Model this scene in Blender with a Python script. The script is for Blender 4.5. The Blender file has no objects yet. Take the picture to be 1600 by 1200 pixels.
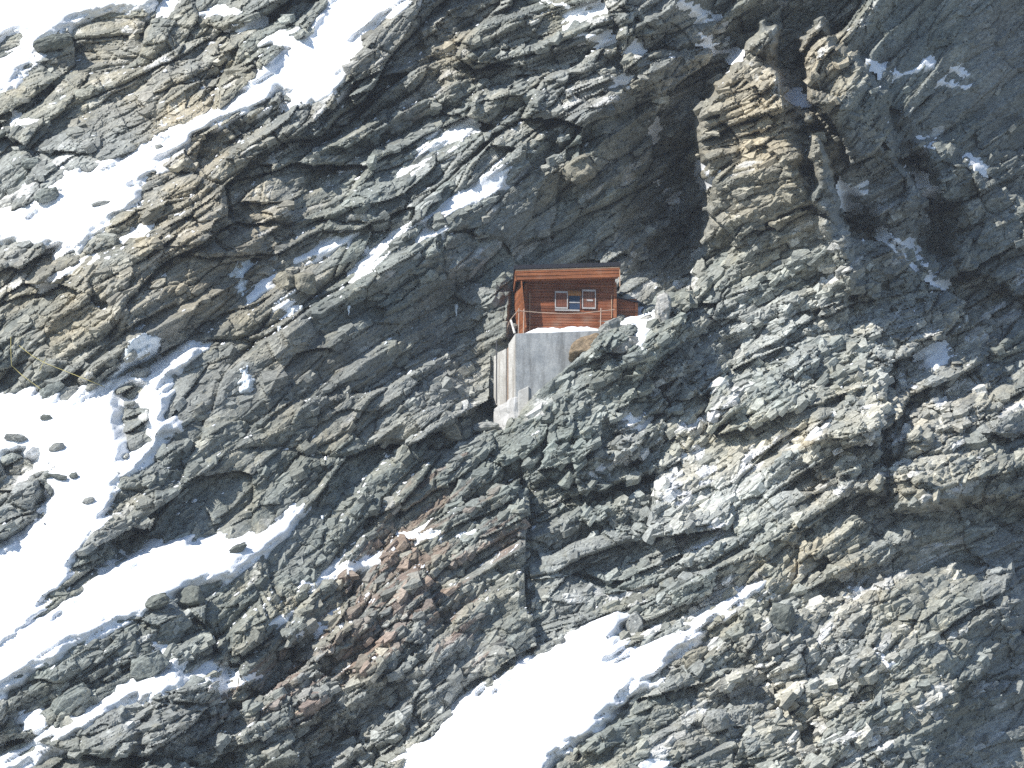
import bpy, bmesh, math, time
import numpy as np
from mathutils import Vector, Matrix, noise as mnoise
T0 = time.time()
def log(*a): print('[%.1fs]' % (time.time() - T0), *a)

# ------------------------------------------------------------------ camera, sky, sun, exposure
scene = bpy.context.scene
PXM, DIST, ELEV = 33.0, 300.0, math.radians(12.0)      # photo pixels per metre at the hut, metres to the hut, view climbs 12 deg
CE, SE = math.cos(ELEV), math.sin(ELEV)
cam_data = bpy.data.cameras.new('camera'); cam = bpy.data.objects.new('camera', cam_data)
scene.collection.objects.link(cam)
cam.location = (0, -CE * DIST, -SE * DIST)
cam.rotation_euler = (math.radians(90) + ELEV, 0, 0)
cam_data.sensor_width = 36.0
cam_data.lens = 36.0 * DIST / (1600.0 / PXM)
cam_data.clip_start, cam_data.clip_end = 1.0, 20000.0
scene.camera = cam

SUN = Vector((-0.60, -0.54, 0.59)).normalized()
sun_el = math.asin(SUN.z); sun_az = math.atan2(SUN.x, SUN.y)
world = bpy.data.worlds.new('World'); scene.world = world; world.use_nodes = True
wn = world.node_tree.nodes; wl = world.node_tree.links
sky = wn.new('ShaderNodeTexSky'); sky.sky_type = 'NISHITA'; sky.sun_disc = False
sky.sun_elevation = sun_el; sky.sun_rotation = sun_az
sky.altitude = 3800.0; sky.air_density = 1.0; sky.dust_density = 0.4; sky.ozone_density = 1.0
bg = wn['Background']; wl.new(sky.outputs[0], bg.inputs[0]); bg.inputs[1].default_value = 0.14
sd = bpy.data.lights.new('sun', 'SUN'); sd.energy = 5.0; sd.angle = math.radians(0.53); sd.color = (1.0, 0.965, 0.91)
sun = bpy.data.objects.new('sun', sd); scene.collection.objects.link(sun)
sun.rotation_euler = SUN.to_track_quat('Z', 'Y').to_euler()
scene.view_settings.view_transform = 'Standard'; scene.view_settings.look = 'None'
scene.view_settings.gamma = 1.0; scene.view_settings.use_curve_mapping = False
scene.view_settings.exposure = 0.50
scene.cycles.max_bounces = 6; scene.cycles.diffuse_bounces = 3; scene.cycles.use_denoising = False

COL = scene.collection

# ------------------------------------------------------------------ small helpers
def link(o, parent=None):
    COL.objects.link(o)
    if parent is not None: o.parent = parent
    return o
def tag(o, label=None, cat=None, group=None, kind=None):
    if label: o['label'] = label
    if cat: o['category'] = cat
    if group: o['group'] = group
    if kind: o['kind'] = kind
    return o
def W(px, py, d):
    """photo-plane position (px,py) at d metres behind the hut's plane -> world"""
    k = (1.0 + d / DIST) / PXM
    x = (px - 800.0) * k; y = (600.0 - py) * k
    return Vector((x, -SE * y + CE * d, CE * y + SE * d))
def Wn(px, py, d):
    k = (1.0 + d / DIST) / PXM
    x = (px - 800.0) * k; y = (600.0 - py) * k
    return np.stack([x, -SE * y + CE * d, CE * y + SE * d], -1)
def mesh_np(name, V, F, mat, smooth=False, parent=None, attrs=None):
    me = bpy.data.meshes.new(name)
    V = np.asarray(V, np.float32).reshape(-1, 3); F = np.asarray(F, np.int32)
    k = F.shape[1]
    me.vertices.add(len(V)); me.vertices.foreach_set('co', V.ravel())
    me.loops.add(F.size); me.loops.foreach_set('vertex_index', F.ravel())
    me.polygons.add(len(F)); me.polygons.foreach_set('loop_start', np.arange(0, F.size, k, dtype=np.int32))
    if smooth is False: me.polygons.foreach_set('use_smooth', np.zeros(len(F), bool))
    else: me.polygons.foreach_set('use_smooth', np.ones(len(F), bool))
    for an, arr in (attrs or {}).items():
        a = me.attributes.new(an, 'FLOAT_COLOR', 'POINT')
        a.data.foreach_set('color', np.asarray(arr, np.float32).ravel())
    me.update(calc_edges=True)
    if mat is not None: me.materials.append(mat)
    return link(bpy.data.objects.new(name, me), parent)

# hash / noise on numpy arrays
def h2(ix, iy, seed):
    n = (ix.astype(np.int64) * 374761393 + iy.astype(np.int64) * 668265263 + seed * 974634777) & 0xFFFFFFFF
    n = ((n ^ (n >> 13)) * 1274126177) & 0xFFFFFFFF
    n = ((n ^ (n >> 16)) * 2246822519) & 0xFFFFFFFF
    n = n ^ (n >> 15)
    return (n & 0xFFFFFF).astype(np.float32) / np.float32(0xFFFFFF)
def vnoise(x, y, seed):
    ix = np.floor(x); iy = np.floor(y); fx = (x - ix).astype(np.float32); fy = (y - iy).astype(np.float32)
    ix = ix.astype(np.int64); iy = iy.astype(np.int64)
    u = fx * fx * fx * (fx * (fx * 6 - 15) + 10); v = fy * fy * fy * (fy * (fy * 6 - 15) + 10)
    a = h2(ix, iy, seed); b = h2(ix + 1, iy, seed); c = h2(ix, iy + 1, seed); d = h2(ix + 1, iy + 1, seed)
    return ((a + (b - a) * u) * (1 - v) + (c + (d - c) * u) * v) * 2 - 1
def fbm(x, y, seed, octs=4, gain=0.5):
    r = 0; a = 1.0; f = 1.0
    for o in range(octs):
        r = r + a * vnoise(x * f + 17.3 * o, y * f - 9.1 * o, seed + o * 7); a *= gain; f *= 2.03
    return r
def facets(s, t, seed, jit=0.95):
    """nearest cell of a jittered lattice: offsets to its centre, lattice ids, and distance to the border"""
    i0 = np.floor(s).astype(np.int64); j0 = np.floor(t).astype(np.int64)
    b1 = np.full(s.shape, 1e9, np.float32); b2 = b1.copy()
    cs = np.zeros(s.shape, np.float32); ct = cs.copy(); ci = i0.copy(); cj = j0.copy()
    for di in (-1, 0, 1):
        for dj in (-1, 0, 1):
            I = i0 + di; J = j0 + dj
            px = I + 0.5 + jit * (h2(I, J, seed) - 0.5); py = J + 0.5 + jit * (h2(I, J, seed + 1) - 0.5)
            ds = (s - px).astype(np.float32); dt = (t - py).astype(np.float32)
            dd = ds * ds + dt * dt
            m = dd < b1
            b2 = np.where(m, b1, np.minimum(b2, dd))
            b1 = np.where(m, dd, b1); cs = np.where(m, ds, cs); ct = np.where(m, dt, ct)
            ci = np.where(m, I, ci); cj = np.where(m, J, cj)
    return cs, ct, ci, cj, np.sqrt(b2) - np.sqrt(b1)
def sdf(X, Y, poly):
    """signed distance in photo pixels, positive inside"""
    P = np.asarray(poly, np.float32); d = np.full(X.shape, 1e12, np.float32); ins = np.zeros(X.shape, bool)
    n = len(P)
    for i in range(n):
        ax, ay = P[i]; bx, by = P[(i + 1) % n]
        ex, ey = bx - ax, by - ay
        wx, wy = X - ax, Y - ay
        q = np.clip((wx * ex + wy * ey) / (ex * ex + ey * ey + 1e-9), 0, 1)
        rx, ry = wx - ex * q, wy - ey * q
        d = np.minimum(d, rx * rx + ry * ry)
        c = ((ay <= Y) & (by > Y)) | ((by <= Y) & (ay > Y))
        xi = ax + (Y - ay) * (ex / (ey if abs(ey) > 1e-9 else 1e-9))
        ins ^= c & (X < xi)
    d = np.sqrt(d)
    return np.where(ins, d, -d)
def sstep(a, b, x):
    q = np.clip((x - a) / (b - a), 0, 1); return q * q * (3 - 2 * q)
def blur(A, r):
    """three box blurs of radius r cells, edges mirrored"""
    for _ in range(3):
        for ax in (0, 1):
            pad = [(0, 0), (0, 0)]; pad[ax] = (r + 1, r)
            c = np.cumsum(np.pad(A.astype(np.float64), pad, mode='reflect'), axis=ax)
            n = A.shape[ax]
            if ax == 0: A = (c[2 * r + 1:2 * r + 1 + n] - c[0:n]) / (2 * r + 1)
            else: A = (c[:, 2 * r + 1:2 * r + 1 + n] - c[:, 0:n]) / (2 * r + 1)
    return A

# ------------------------------------------------------------------ lie of the land (positions in photo pixels, all depths in metres)
# how far each stretch of the face leans to the sun (+) or turns away from it (-)
LEAN = [
 (-.55, [(340,600),(420,480),(560,450),(760,330),(830,250),(960,300),(960,420),(800,420),(760,500),(700,620),(560,700),(420,790),(250,800),(260,700)]),
 (.0, [(560,170),(640,120),(700,180),(640,330),(520,430),(430,470),(350,480),(470,330)]),
 (-.35, [(240,260),(430,190),(540,160),(560,250),(500,330),(360,430),(230,560),(0,630),(0,560),(120,480),(190,380)]),
 (-.9, [(330,370),(420,330),(500,280),(510,330),(440,400),(350,480),(240,560),(120,600),(160,520),(250,450)]),
 (.25, [(60,60),(430,20),(430,160),(200,240),(0,300),(0,150)]),
 (-.5, [(560,190),(640,140),(690,170),(660,210),(600,230)]),
 (-1.7, [(960,-60),(1060,-60),(1110,110),(1080,230),(1095,330),(1070,400),(1040,430),(970,420),(965,300),(1000,150)]),
 (-.75, [(800,200),(960,180),(970,420),(800,410),(760,350)]),
 (-.1, [(650,-60),(900,-60),(940,100),(860,230),(700,200),(620,110)]),
 (-1.5, [(1040,-200),(1900,-200),(1900,330),(1560,330),(1480,240),(1400,130),(1300,60),(1230,130),(1190,40),(1150,80),(1100,60)]),
 (-1.7, [(1225,100),(1300,180),(1340,80),(1400,140),(1480,240),(1600,320),(1900,330),(1900,520),(1600,520),(1420,420),(1300,350),(1250,250)]),
 (.35, [(1190,40),(1206,60),(1212,110),(1216,150),(1238,260),(1275,335),(1340,375),(1290,430),(1095,430),(1105,300),(1095,200),(1140,120)]),
 (.25, [(715,480),(790,440),(792,540),(765,560),(755,640),(700,620)]),
 (.2, [(1255,40),(1290,30),(1330,140),(1300,165),(1270,120)]),
 (.5, [(1050,420),(1320,370),(1420,440),(1480,560),(1440,700),(1300,640),(1210,860),(1000,960),(1040,620)]),
 (.3, [(1080,640),(1250,600),(1200,850),(1060,860),(1020,800)]),
 (-1.4, [(1450,400),(1620,400),(1620,520),(1540,560),(1470,520)]),
 (-1.6, [(1380,780),(1480,750),(1800,740),(1800,890),(1430,890)]),
 (-.8, [(1290,700),(1400,690),(1400,800),(1280,800)]),
 (-.7, [(1230,800),(1420,800),(1400,880),(1300,950),(1250,930)]),
 (-1.1, [(1500,960),(1900,900),(1900,1300),(1500,1300),(1440,1080)]),
 (.1, [(1000,1000),(1230,930),(1500,900),(1460,1060),(1440,1300),(850,1300)]),
 (-.1, [(430,800),(780,680),(1000,700),(980,950),(600,1200),(430,1200),(390,1000)]),
 (-.4, [(200,1090),(420,1060),(480,1200),(440,1300),(180,1300)]),
 (-.3, [(0,1100),(120,1010),(270,960),(290,1020),(150,1090),(0,1180)]),
]
# blocks that stand proud of (-) or behind (+) their surroundings: offset metres, edge width in pixels, outline
STEPS = [
 (-.8, 55, [(540,460),(600,330),(620,190),(760,170),(830,240),(820,320),(620,460)]), (-.7, 40, [(370,490),(460,350),(570,350),(560,420),(440,500)]),
 (-8.0, 9, [(1178,60),(1190,38),(1206,44),(1214,92),(1226,150),(1262,186),(1290,240),(1312,330),(1335,420),(1310,560),(1150,660),(1050,560),(1085,430),(1108,320),(1092,220),(1098,165),(1140,118),(1160,84)]),
 (-4.5, 9, [(1250,60),(1284,26),(1300,70),(1345,95),(1385,150),(1400,240),(1440,300),(1450,420),(1340,470),(1280,340),(1262,150)]),
 (-2.0, 12, [(1432,224),(1470,226),(1530,262),(1570,300),(1640,330),(1640,480),(1500,420),(1450,300)]),
 (2.5, 14, [(1232,160),(1262,186),(1290,250),(1330,300),(1385,372),(1330,365),(1265,290),(1238,210)]),
 (2.5, 14, [(1432,240),(1470,300),(1510,340),(1480,410),(1410,380),(1440,310)]),
 (3.0, 30, [(965,100),(1010,150),(1085,240),(1090,340),(1060,420),(1000,430),(970,330)]),
 (-1.6, 9, [(1280,640),(1390,610),(1395,700),(1370,780),(1290,760),(1262,700)]),
 (-2.4, 10, [(1400,640),(1650,600),(1650,780),(1480,790),(1395,800)]),
 (-1.8, 9, [(1230,960),(1310,930),(1450,890),(1585,880),(1595,1000),(1500,1080),(1430,1260),(800,1260),(930,1150),(1080,1040),(1160,960)]),
 (-1.0, 8, [(880,470),(945,500),(1010,520),(1060,470),(1110,430),(1150,640),(1000,720),(830,760),(800,660),(820,640),(940,517)]),
 (-.6, 8, [(200,380),(250,290),(420,200),(500,190),(480,300),(340,460),(230,550),(100,606),(0,636),(-60,640),(-60,420),(150,400)]),
 (.7, 12, [(560,190),(640,140),(690,170),(660,210),(600,230)]),
 (-.7, 5, [(192,640),(215,632),(232,640),(228,665),(234,690),(215,705),(195,715),(198,690),(188,660)]),
 (-.5, 4, [(186,612),(205,603),(220,607),(212,624),(190,626)]),
 (-1.0, 7, [(240,1090),(340,1065),(360,1150),(300,1240),(215,1240)]),
 (-.9, 7, [(135,1130),(190,1105),(212,1150),(180,1230),(120,1230)]),
 (-1.2, 8, [(-40,705),(20,706),(60,730),(74,765),(55,800),(10,836),(-40,850)]),
 (-.8, 6, [(640,40),(700,20),(760,90),(740,170),(700,150),(690,90)]),
 (-.9, 6, [(880,250),(925,235),(932,262),(905,295),(880,280)]),
 (-.9, 8, [(780,715),(880,650),(930,670),(925,750),(850,760)]),
]
# local turn of the bedding (degrees added to 27), centre, radius in pixels
BED = [(-12, 200, 130, 220), (12, 650, 980, 230), (14, 1150, 760, 200), (-14, 1190, 200, 130), (-10, 900, 120, 150), (-6, 1450, 700, 180), (8, 1450, 120, 220)]
# colour: (ochre, rust, value, centre, radius); value also paints sunlit stretches lighter, shaded ones darker
TINT = [
 (.45, 0, .12, 250,130,210), (.55,0,-.05, 280,300,130), (.55,0,.0,80,470,130), (.5,0,-.1,300,450,140), (.5,.0,-.1,430,400,100),
 (-.3,0,.05,120,300,110), (-.25,0,-.02,60,290,60), (-.3,0,.02,650,330,150), (.0,.0,-.3,480,620,200), (.5,0,.0,690,90,90), (.2,0,.0,860,60,110),
 (.0,.6,-.1,640,190,45), (.0,.45,-.1,540,570,45), (.55,0,.05,905,265,28), (.5,0,.1,725,560,45), (-.4,0,.05,850,710,90),(-.3,0,.05,1000,620,110),
 (-.35,0,.05,120,290,60),(1.0,.12,.05,1180,180,120),(.9,.08,.1,1290,90,70), (.45,0,.0,1190,330,90), (-.2,0,.12,1200,480,110), (.2,.1,.2,1130,720,100),
 (.1,0,.2,1090,800,90), (.55,.3,.0,1260,760,40), (.5,.35,.0,1275,690,28), (.6,.25,.0,1240,870,35), (.3,0,.08,1400,650,140), (.3,0,.05,1480,780,140),
 (.3,0,.03,1320,900,90), (.3,0,.1,1200,1050,160), (.15,0,.05,1380,1080,140), (.1,.8,0,790,835,50), (.0,.7,-.05,700,740,90), (.1,.6,-.05,640,905,130),
 (.1,.4,0,560,960,170), (.1,.6,0,460,1090,110), (.2,.5,0,340,1090,90), (.2,.5,0,720,1010,90), (-.35,0,-.1,220,1040,110), (.15,.35,0,880,1150,20),
 (.1,0,.22,1250,560,230), (.1,0,.2,1150,750,150), (.05,0,.2,1250,1060,220), (.1,0,.15,1450,650,150), (-.2,0,-.1,1500,120,220), (.3,0,-.1,1560,250,90), (-.1,0,-.2,1020,250,90), (.35,0,-.1,1330,250,80), (.2,0,-.05,1480,400,60), (.2,.2,0,970,650,35),
 (.3,0,0,560,60,60), (.35,0,0,470,560,60), (.2,0,.1,600,700,60), (-.2,0,0,930,880,120), (-.1,0,.05,1000,900,120),
]
# snow: (name, thickness m, label, outline)
SNOW = [
 ('snow_field', 1.0, 'bright snow slope filling the top left corner above the pale rock terraces', [(-200,-60),(0,-60),(240,-40),(240,0),(225,12),(185,15),(150,25),(118,33),(85,42),(60,60),(57,75),(72,85),(65,92),(40,100),(28,112),(22,130),(0,146),(-200,240)]),
 ('snow_patch', .2, 'small snow tongue at the top edge right of the top left snow slope', [(250,-20),(278,-20),(262,24),(248,20)]),
 ('snow_patch', .2, 'small snow lens high on the pale terraces near the top edge', [(312,22),(338,6),(372,12),(380,22),(345,25)]),
 ('snow_patch', .18, 'short snow streak on the terraces left of the upper snow couloir', [(358,38),(405,28),(408,37),(380,42)]),
 ('snow_field', 1.0, 'long snow couloir running from the top edge down to the left edge', [(545,-60),(680,-60),(640,0),(620,20),(597,32),(569,57),(557,84),(537,128),(525,150),(500,160),(462,163),(435,150),(412,170),(385,178),(345,190),(310,210),(285,235),(255,262),(230,275),(222,290),(210,310),(190,330),(175,345),(165,365),(140,380),(125,400),(95,392),(60,382),(0,380),(-200,430),(-200,370),(0,325),(50,335),(62,320),(85,300),(76,290),(96,278),(100,265),(140,262),(175,250),(200,235),(235,215),(265,200),(290,195),(330,175),(365,145),(400,120),(425,95),(440,74),(415,66),(440,50),(472,57),(500,20)]),
 ('snow_patch', .18, 'small pointed snow patch on brown rock just below the long upper couloir', [(222,352),(229,353),(224,368),(204,378),(196,372)]),
 ('snow_patch', .18, 'thin snow streak low on the left terraces above the yellow ropes', [(140,400),(150,402),(90,435),(60,446),(70,434)]),
 ('snow_patch', .15, 'small flat snow patch on the pale slab below the top left slope', [(28,186),(66,184),(60,194),(25,196)]),
 ('snow_field', 1.1, 'wide snow field below the yellow ropes on the left edge', [(-200,660),(0,620),(40,612),(62,614),(120,614),(165,606),(200,592),(245,572),(270,558),(300,540),(320,541),(298,572),(272,592),(260,615),(257,650),(275,667),(256,686),(230,710),(215,738),(190,746),(184,768),(178,792),(158,822),(136,846),(116,880),(105,902),(85,925),(60,955),(40,975),(0,1010),(-200,1120),(-200,880),(0,852),(34,838),(62,804),(80,766),(66,726),(24,702),(0,704),(-200,710)]),
 ('snow_field', 0.9, 'snow tongue slanting from below the dark slope down to the left edge', [(476,788),(474,806),(452,837),(405,868),(368,901),(324,911),(277,925),(233,952),(175,979),(135,999),(101,1016),(68,1036),(20,1068),(0,1083),(-200,1180),(-200,1090),(0,985),(40,975),(78,959),(101,935),(132,925),(169,888),(189,871),(200,874),(236,850),(287,844),(351,837),(402,834),(422,820),(449,803)]),
 ('snow_field', 1, 'lower left snow band between the green slabs and blocky brown rocks', [(272,1024),(289,1043),(282,1067),(250,1084),(219,1097),(169,1110),(135,1141),(84,1165),(44,1192),(0,1215),(-40,1235),(-40,1200),(27,1175),(68,1154),(111,1127),(149,1104),(189,1077),(229,1060),(263,1036)]),
 ('snow_patch', .2, 'small snow patch above the lower left band near the left edge', [(32,1122),(60,1114),(76,1136),(60,1150),(34,1142)]),
 ('snow_patch', .16, 'thin snow finger leading into the top of the lower left band', [(236,1002),(262,1012),(278,1030),(262,1034),(248,1018)]),
 ('snow_patch', .2, 'small snow patch right of the tip of the lower left band', [(322,1033),(345,1033),(346,1046),(312,1062),(300,1058)]),
 ('snow_patch', .2, 'narrow slanting snow strip above the rust stained blocks at lower left', [(405,1047),(398,1060),(352,1086),(345,1076),(370,1062),(310,1070),(325,1058),(372,1054)]),
 ('snow_patch', .28, 'long snow strip across the rust streaked slope below the centre', [(606,868),(592,885),(560,893),(530,902),(500,912),(466,924),(472,910),(510,895),(535,878),(570,872)]),
 ('snow_patch', .22, 'thin snow strip on the rusty slope below the long strip', [(532,958),(526,972),(490,987),(448,1002),(462,988),(500,968)]),
 ('snow_patch', .2, 'tiny snow wedge at the left end of the rusty slope strips', [(454,957),(449,970),(424,977),(432,966)]),
 ('snow_patch', .2, 'small snow patch among dark rocks straight below the foundation', [(632,838),(660,828),(692,824),(686,842),(655,847)]),
 ('snow_patch', .16, 'tiny snow spot right of the small patch below the foundation', [(715,838),(738,826),(748,828),(742,838),(720,843)]),
 ('snow_field', 1.3, 'broad steep snow couloir cutting through the bottom edge right of the middle', [(942,965),(965,957),(982,965),(970,986),(960,1008),(982,1002),(953,1033),(979,1016),(1019,1002),(1043,992),(1070,979),(1121,952),(1171,918),(1189,912),(1183,925),(1158,942),(1141,953),(1100,986),(1073,1016),(1043,1036),(1033,1056),(979,1090),(952,1121),(921,1144),(905,1158),(891,1178),(867,1188),(840,1240),(760,1330),(400,1330),(624,1200),(645,1164),(678,1141),(732,1090),(759,1073),(773,1070),(824,1036),(854,1016),(894,992),(908,989),(918,972)]),
 ('snow_patch', .3, 'long diagonal snow streak above and left of the hut', [(801,256),(793,290),(746,320),(712,334),(675,346),(631,366),(587,392),(565,420),(556,428),(562,412),(581,388),(597,375),(641,354),(678,331),(719,294),(746,283),(776,263)]),
 ('snow_patch', .18, 'small snow blob under the long diagonal streak', [(705,354),(694,351),(664,368),(660,376),(690,366)]),
 ('snow_patch', .16, 'thin snow line left of the hut ending in an icicle', [(610,394),(592,402),(560,424),(556,432),(572,428),(596,412)]),
 ('snow_patch', .22, 'forked snow streak higher up than the long diagonal one', [(740,196),(737,216),(714,234),(678,248),(645,278),(628,272),(656,258),(660,250),(690,238),(715,222),(680,232),(652,240),(650,234),(678,213),(705,206)]),
 ('snow_patch', .2, 'snow patch at the head of the icy gully on the left', [(550,366),(546,380),(520,395),(480,407),(462,407),(490,388),(520,372)]),
 ('snow_patch', .2, 'small snow wedge beside the yellow blocks at the icy gully', [(430,428),(426,446),(405,464),(388,474),(394,458),(412,440)]),
 ('snow_patch', .2, 'second small snow wedge right of the yellow blocks at the icy gully', [(462,454),(456,475),(432,487),(424,482),(440,468)]),
 ('snow_patch', .3, 'snow patch between the hut annex and the light boulders', [(1028,480),(1026,502),(1010,523),(1004,545),(997,540),(994,512),(980,501),(1000,489)]),
 ('snow_patch', .18, 'tiny snow patch in a dark hollow below the boulders by the hut', [(1008,646),(1000,664),(976,664),(985,646)]),
 ('snow_patch', .16, 'thin snow sliver on the slab wall below the hut', [(957,721),(947,736),(918,742),(932,729)]),
 ('snow_patch', .16, 'uppermost snow ledge at the top edge right of the middle', [(850,2),(880,3),(908,14),(900,17),(868,11)]),
 ('snow_patch', .14, 'short snow ledge just right of the uppermost ledge', [(914,13),(935,15),(945,21),(920,19)]),
 ('snow_patch', .15, 'snow ledge third from the top edge right of the middle', [(893,50),(930,52),(952,62),(930,62),(900,57)]),
 ('snow_patch', .14, 'thin snow ledge between two others near the top edge', [(890,26),(915,27),(925,32),(898,31)]),
 ('snow_patch', .15, 'small lowest snow ledge above the dark gully behind the hut', [(956,121),(972,122),(985,130),(965,130)]),
 ('snow_patch', .14, 'snow dab right of the third snow ledge near the dark gully', [(976,69),(992,71),(998,75),(980,75)]),
 ('snow_patch', .16, 'slanting snow ribbon on the shaded rib left of the pinnacle top', [(1064,0),(1080,8),(1126,38),(1112,37),(1085,22),(1066,8)]),
 ('snow_patch', .16, 'lower slanting snow ribbon reaching the pinnacle from the left', [(1092,50),(1110,60),(1150,84),(1148,90),(1115,70),(1094,58)]),
 ('snow_patch', .16, 'blue shaded snow patch in the gully left of the pinnacle', [(1014,188),(1024,192),(1030,206),(1020,218),(1012,212)]),
 ('snow_patch', .14, 'small snow patch low in the gully above the hut roof', [(1032,292),(1046,297),(1052,306),(1042,308)]),
 ('snow_patch', .14, 'snow dab against the left foot of the pinnacle', [(1096,264),(1110,266),(1114,276),(1102,284)]),
 ('snow_patch', .14, 'thin blue snow sliver on the shaded right side of the pinnacle', [(1229,148),(1246,150),(1260,159),(1246,160)]),
 ('snow_patch', .22, 'blue shaded snow band on the dark wall at upper right', [(1364,98),(1390,108),(1408,114),(1436,104),(1442,92),(1458,96),(1462,108),(1430,112),(1404,122),(1380,110)]),
 ('snow_patch', .16, 'upper of two blue snow wisps at far upper right', [(1482,104),(1500,110),(1520,118),(1505,118)]),
 ('snow_patch', .16, 'lower blue snow wisp at far upper right', [(1454,122),(1484,128),(1520,134),(1510,138),(1488,138),(1464,130)]),
 ('snow_patch', .22, 'blue shaded snow patch deep in the cleft right of the pinnacle', [(1320,286),(1340,290),(1362,304),(1350,310),(1320,302)]),
 ('snow_patch', .14, 'small blue snow streak under the shaded cleft patch', [(1322,316),(1350,318),(1366,324),(1340,324)]),
 ('snow_patch', .18, 'blue snow streak in the dark hollow near the right edge', [(1438,276),(1450,286),(1470,296),(1496,303),(1470,305),(1446,296)]),
 ('snow_patch', .16, 'sunlit snow scrap on the crest near the right edge', [(1434,223),(1448,226),(1460,232),(1444,234)]),
 ('snow_patch', .16, 'sunlit snow scrap beneath the crest at the right edge', [(1515,250),(1530,254),(1540,266),(1524,268),(1512,258)]),
 ('snow_patch', .16, 'thin snow streak in the shade above the right hand boulder slope', [(1378,363),(1400,370),(1430,386),(1420,390),(1390,376)]),
 ('snow_patch', .18, 'snow strip leading down to the right hand rock crest', [(1420,400),(1440,404),(1464,424),(1474,440),(1462,438),(1440,418)]),
 ('snow_patch', .2, 'crumbly snow pocket between the stepped blocks on the right', [(1444,545),(1470,540),(1480,556),(1470,582),(1450,580),(1440,565)]),
 ('snow_patch', .15, 'tiny snow spot on the stepped blocks at lower right', [(1370,1034),(1390,1032),(1408,1040),(1390,1044)]),
 ('snow_patch', .15, 'snow caught in the notch at bottom right of the broad couloir', [(1000,1190),(1030,1182),(1050,1186),(1030,1215),(1004,1212)]),
]

# stretches where the rock is smoother (share of relief taken away), centre, radius
SMOOTH = [(.45, 755, 510, 55), (.6, 760, 590, 45), (.1, 1500, 110, 170), (.25, 690, 330, 70), (.35, 490, 400, 60), (.4, 1170, 330, 60), (.45, 1110, 760, 60), (.35, 1150, 700, 60), (.4, 1250, 880, 60), (.35, 150, 190, 110), (.35, 1040, 200, 60), (.3, 900, 340, 70),
          (.4, 1520, 1120, 80), (.35, 120, 580, 70), (.3, 850, 710, 50), (.0, 640, 480, 70)]
ICE = [('frozen_waterfall', .3, 'bluish frozen ice hanging in the gully above the snow field', [(194,548),(203,530),(224,520),(246,526),(252,540),(240,550),(228,560),(212,566),(200,572),(188,580),(178,590),(184,574),(196,562)]),
       ('frozen_waterfall', .2, 'thin curtain of ice at the top of the dark gully on the left', [(366,450),(370,422),(378,414),(388,424),(385,440),(378,456)]),
       ('frozen_waterfall', .2, 'narrow column of ice in a notch above the dark slope', [(376,578),(386,572),(392,590),(394,610),(376,614),(374,600)])]

# stretches broken into blocks by a second set of joints: centre, radius
BLOCKY = [(1400, 650, 170), (1190, 480, 120), (1250, 1050, 220), (1180, 180, 110), (870, 90, 110), (330, 130, 140), (1000, 600, 80), (1450, 330, 120), (560, 1080, 150), (880, 720, 90)]

# bare rock islands in the snow fields
HOLES = [[(192,640),(215,632),(232,640),(228,665),(234,690),(215,705),(195,715),(198,690),(188,660)], [(186,612),(205,603),(220,607),(212,624),(190,626)],
         [(0,62),(32,52),(33,72),(0,86),(-30,86),(-30,64)]]


# finer lean of the face, one value per 100 pixels
LEAN_FIX = np.array([[-0.19,-0.12,0.07,-0.07,0.47,0.05,0.5,0.31,0.12,0.07,0.08,0.25,0.22,-0.06,-0.16,0.03],[-0.15,-0.08,-0.25,0.69,0.43,0.03,0.18,0.32,-0.12,-0.13,0.11,0.05,0.46,0.01,0.11,-0.17],[0.31,0.25,-0.03,0.25,0.47,0.29,-0.09,0.13,0.0,0.18,0.31,0.13,-0.13,0.32,0.23,0.1],[0.13,-0.8,-0.53,0.26,0.13,0.05,0.26,0.42,0.56,0.24,0.38,0.46,0.54,0.56,0.27,0.43],[0.04,-0.51,0.65,0.45,0.16,-0.15,0.58,0.54,-0.02,-0.57,0.35,0.23,0.7,0.8,0.77,0.59],[-0.21,-0.07,0.8,0.09,-0.05,0.05,0.46,0.31,0.01,-0.08,0.72,0.73,0.36,0.53,0.8,0.54],[0.8,0.61,0.03,-0.6,-0.26,-0.11,-0.43,0.46,-0.68,0.23,0.8,0.66,0.26,0.11,0.35,0.21],[0.26,-0.27,-0.27,0.12,-0.3,0.08,-0.06,-0.21,0.3,0.65,0.04,-0.18,0.2,0.72,0.41,0.51],[0.8,-0.13,0.58,-0.02,-0.57,-0.11,-0.51,-0.04,0.39,0.31,0.4,0.17,0.15,0.2,0.36,0.28],[0.37,0.47,-0.2,-0.54,0.06,-0.1,0.01,-0.11,0.07,0.03,0.24,0.22,0.04,0.29,-0.32,0.28],[-0.42,-0.11,0.17,0.4,0.45,0.3,0.53,0.34,0.02,-0.1,-0.19,0.47,0.25,0.11,-0.44,0.23],[0.21,-0.19,-0.1,0.47,0.3,0.72,0.43,-0.21,-0.18,-0.27,-0.17,0.08,0.06,0.0,0.0,0.24]])
LEAN_FIX[0:3, 12:16] -= .18; LEAN_FIX[3:5, 13:16] -= .15; LEAN_FIX[0:4, 11] += .25

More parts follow.
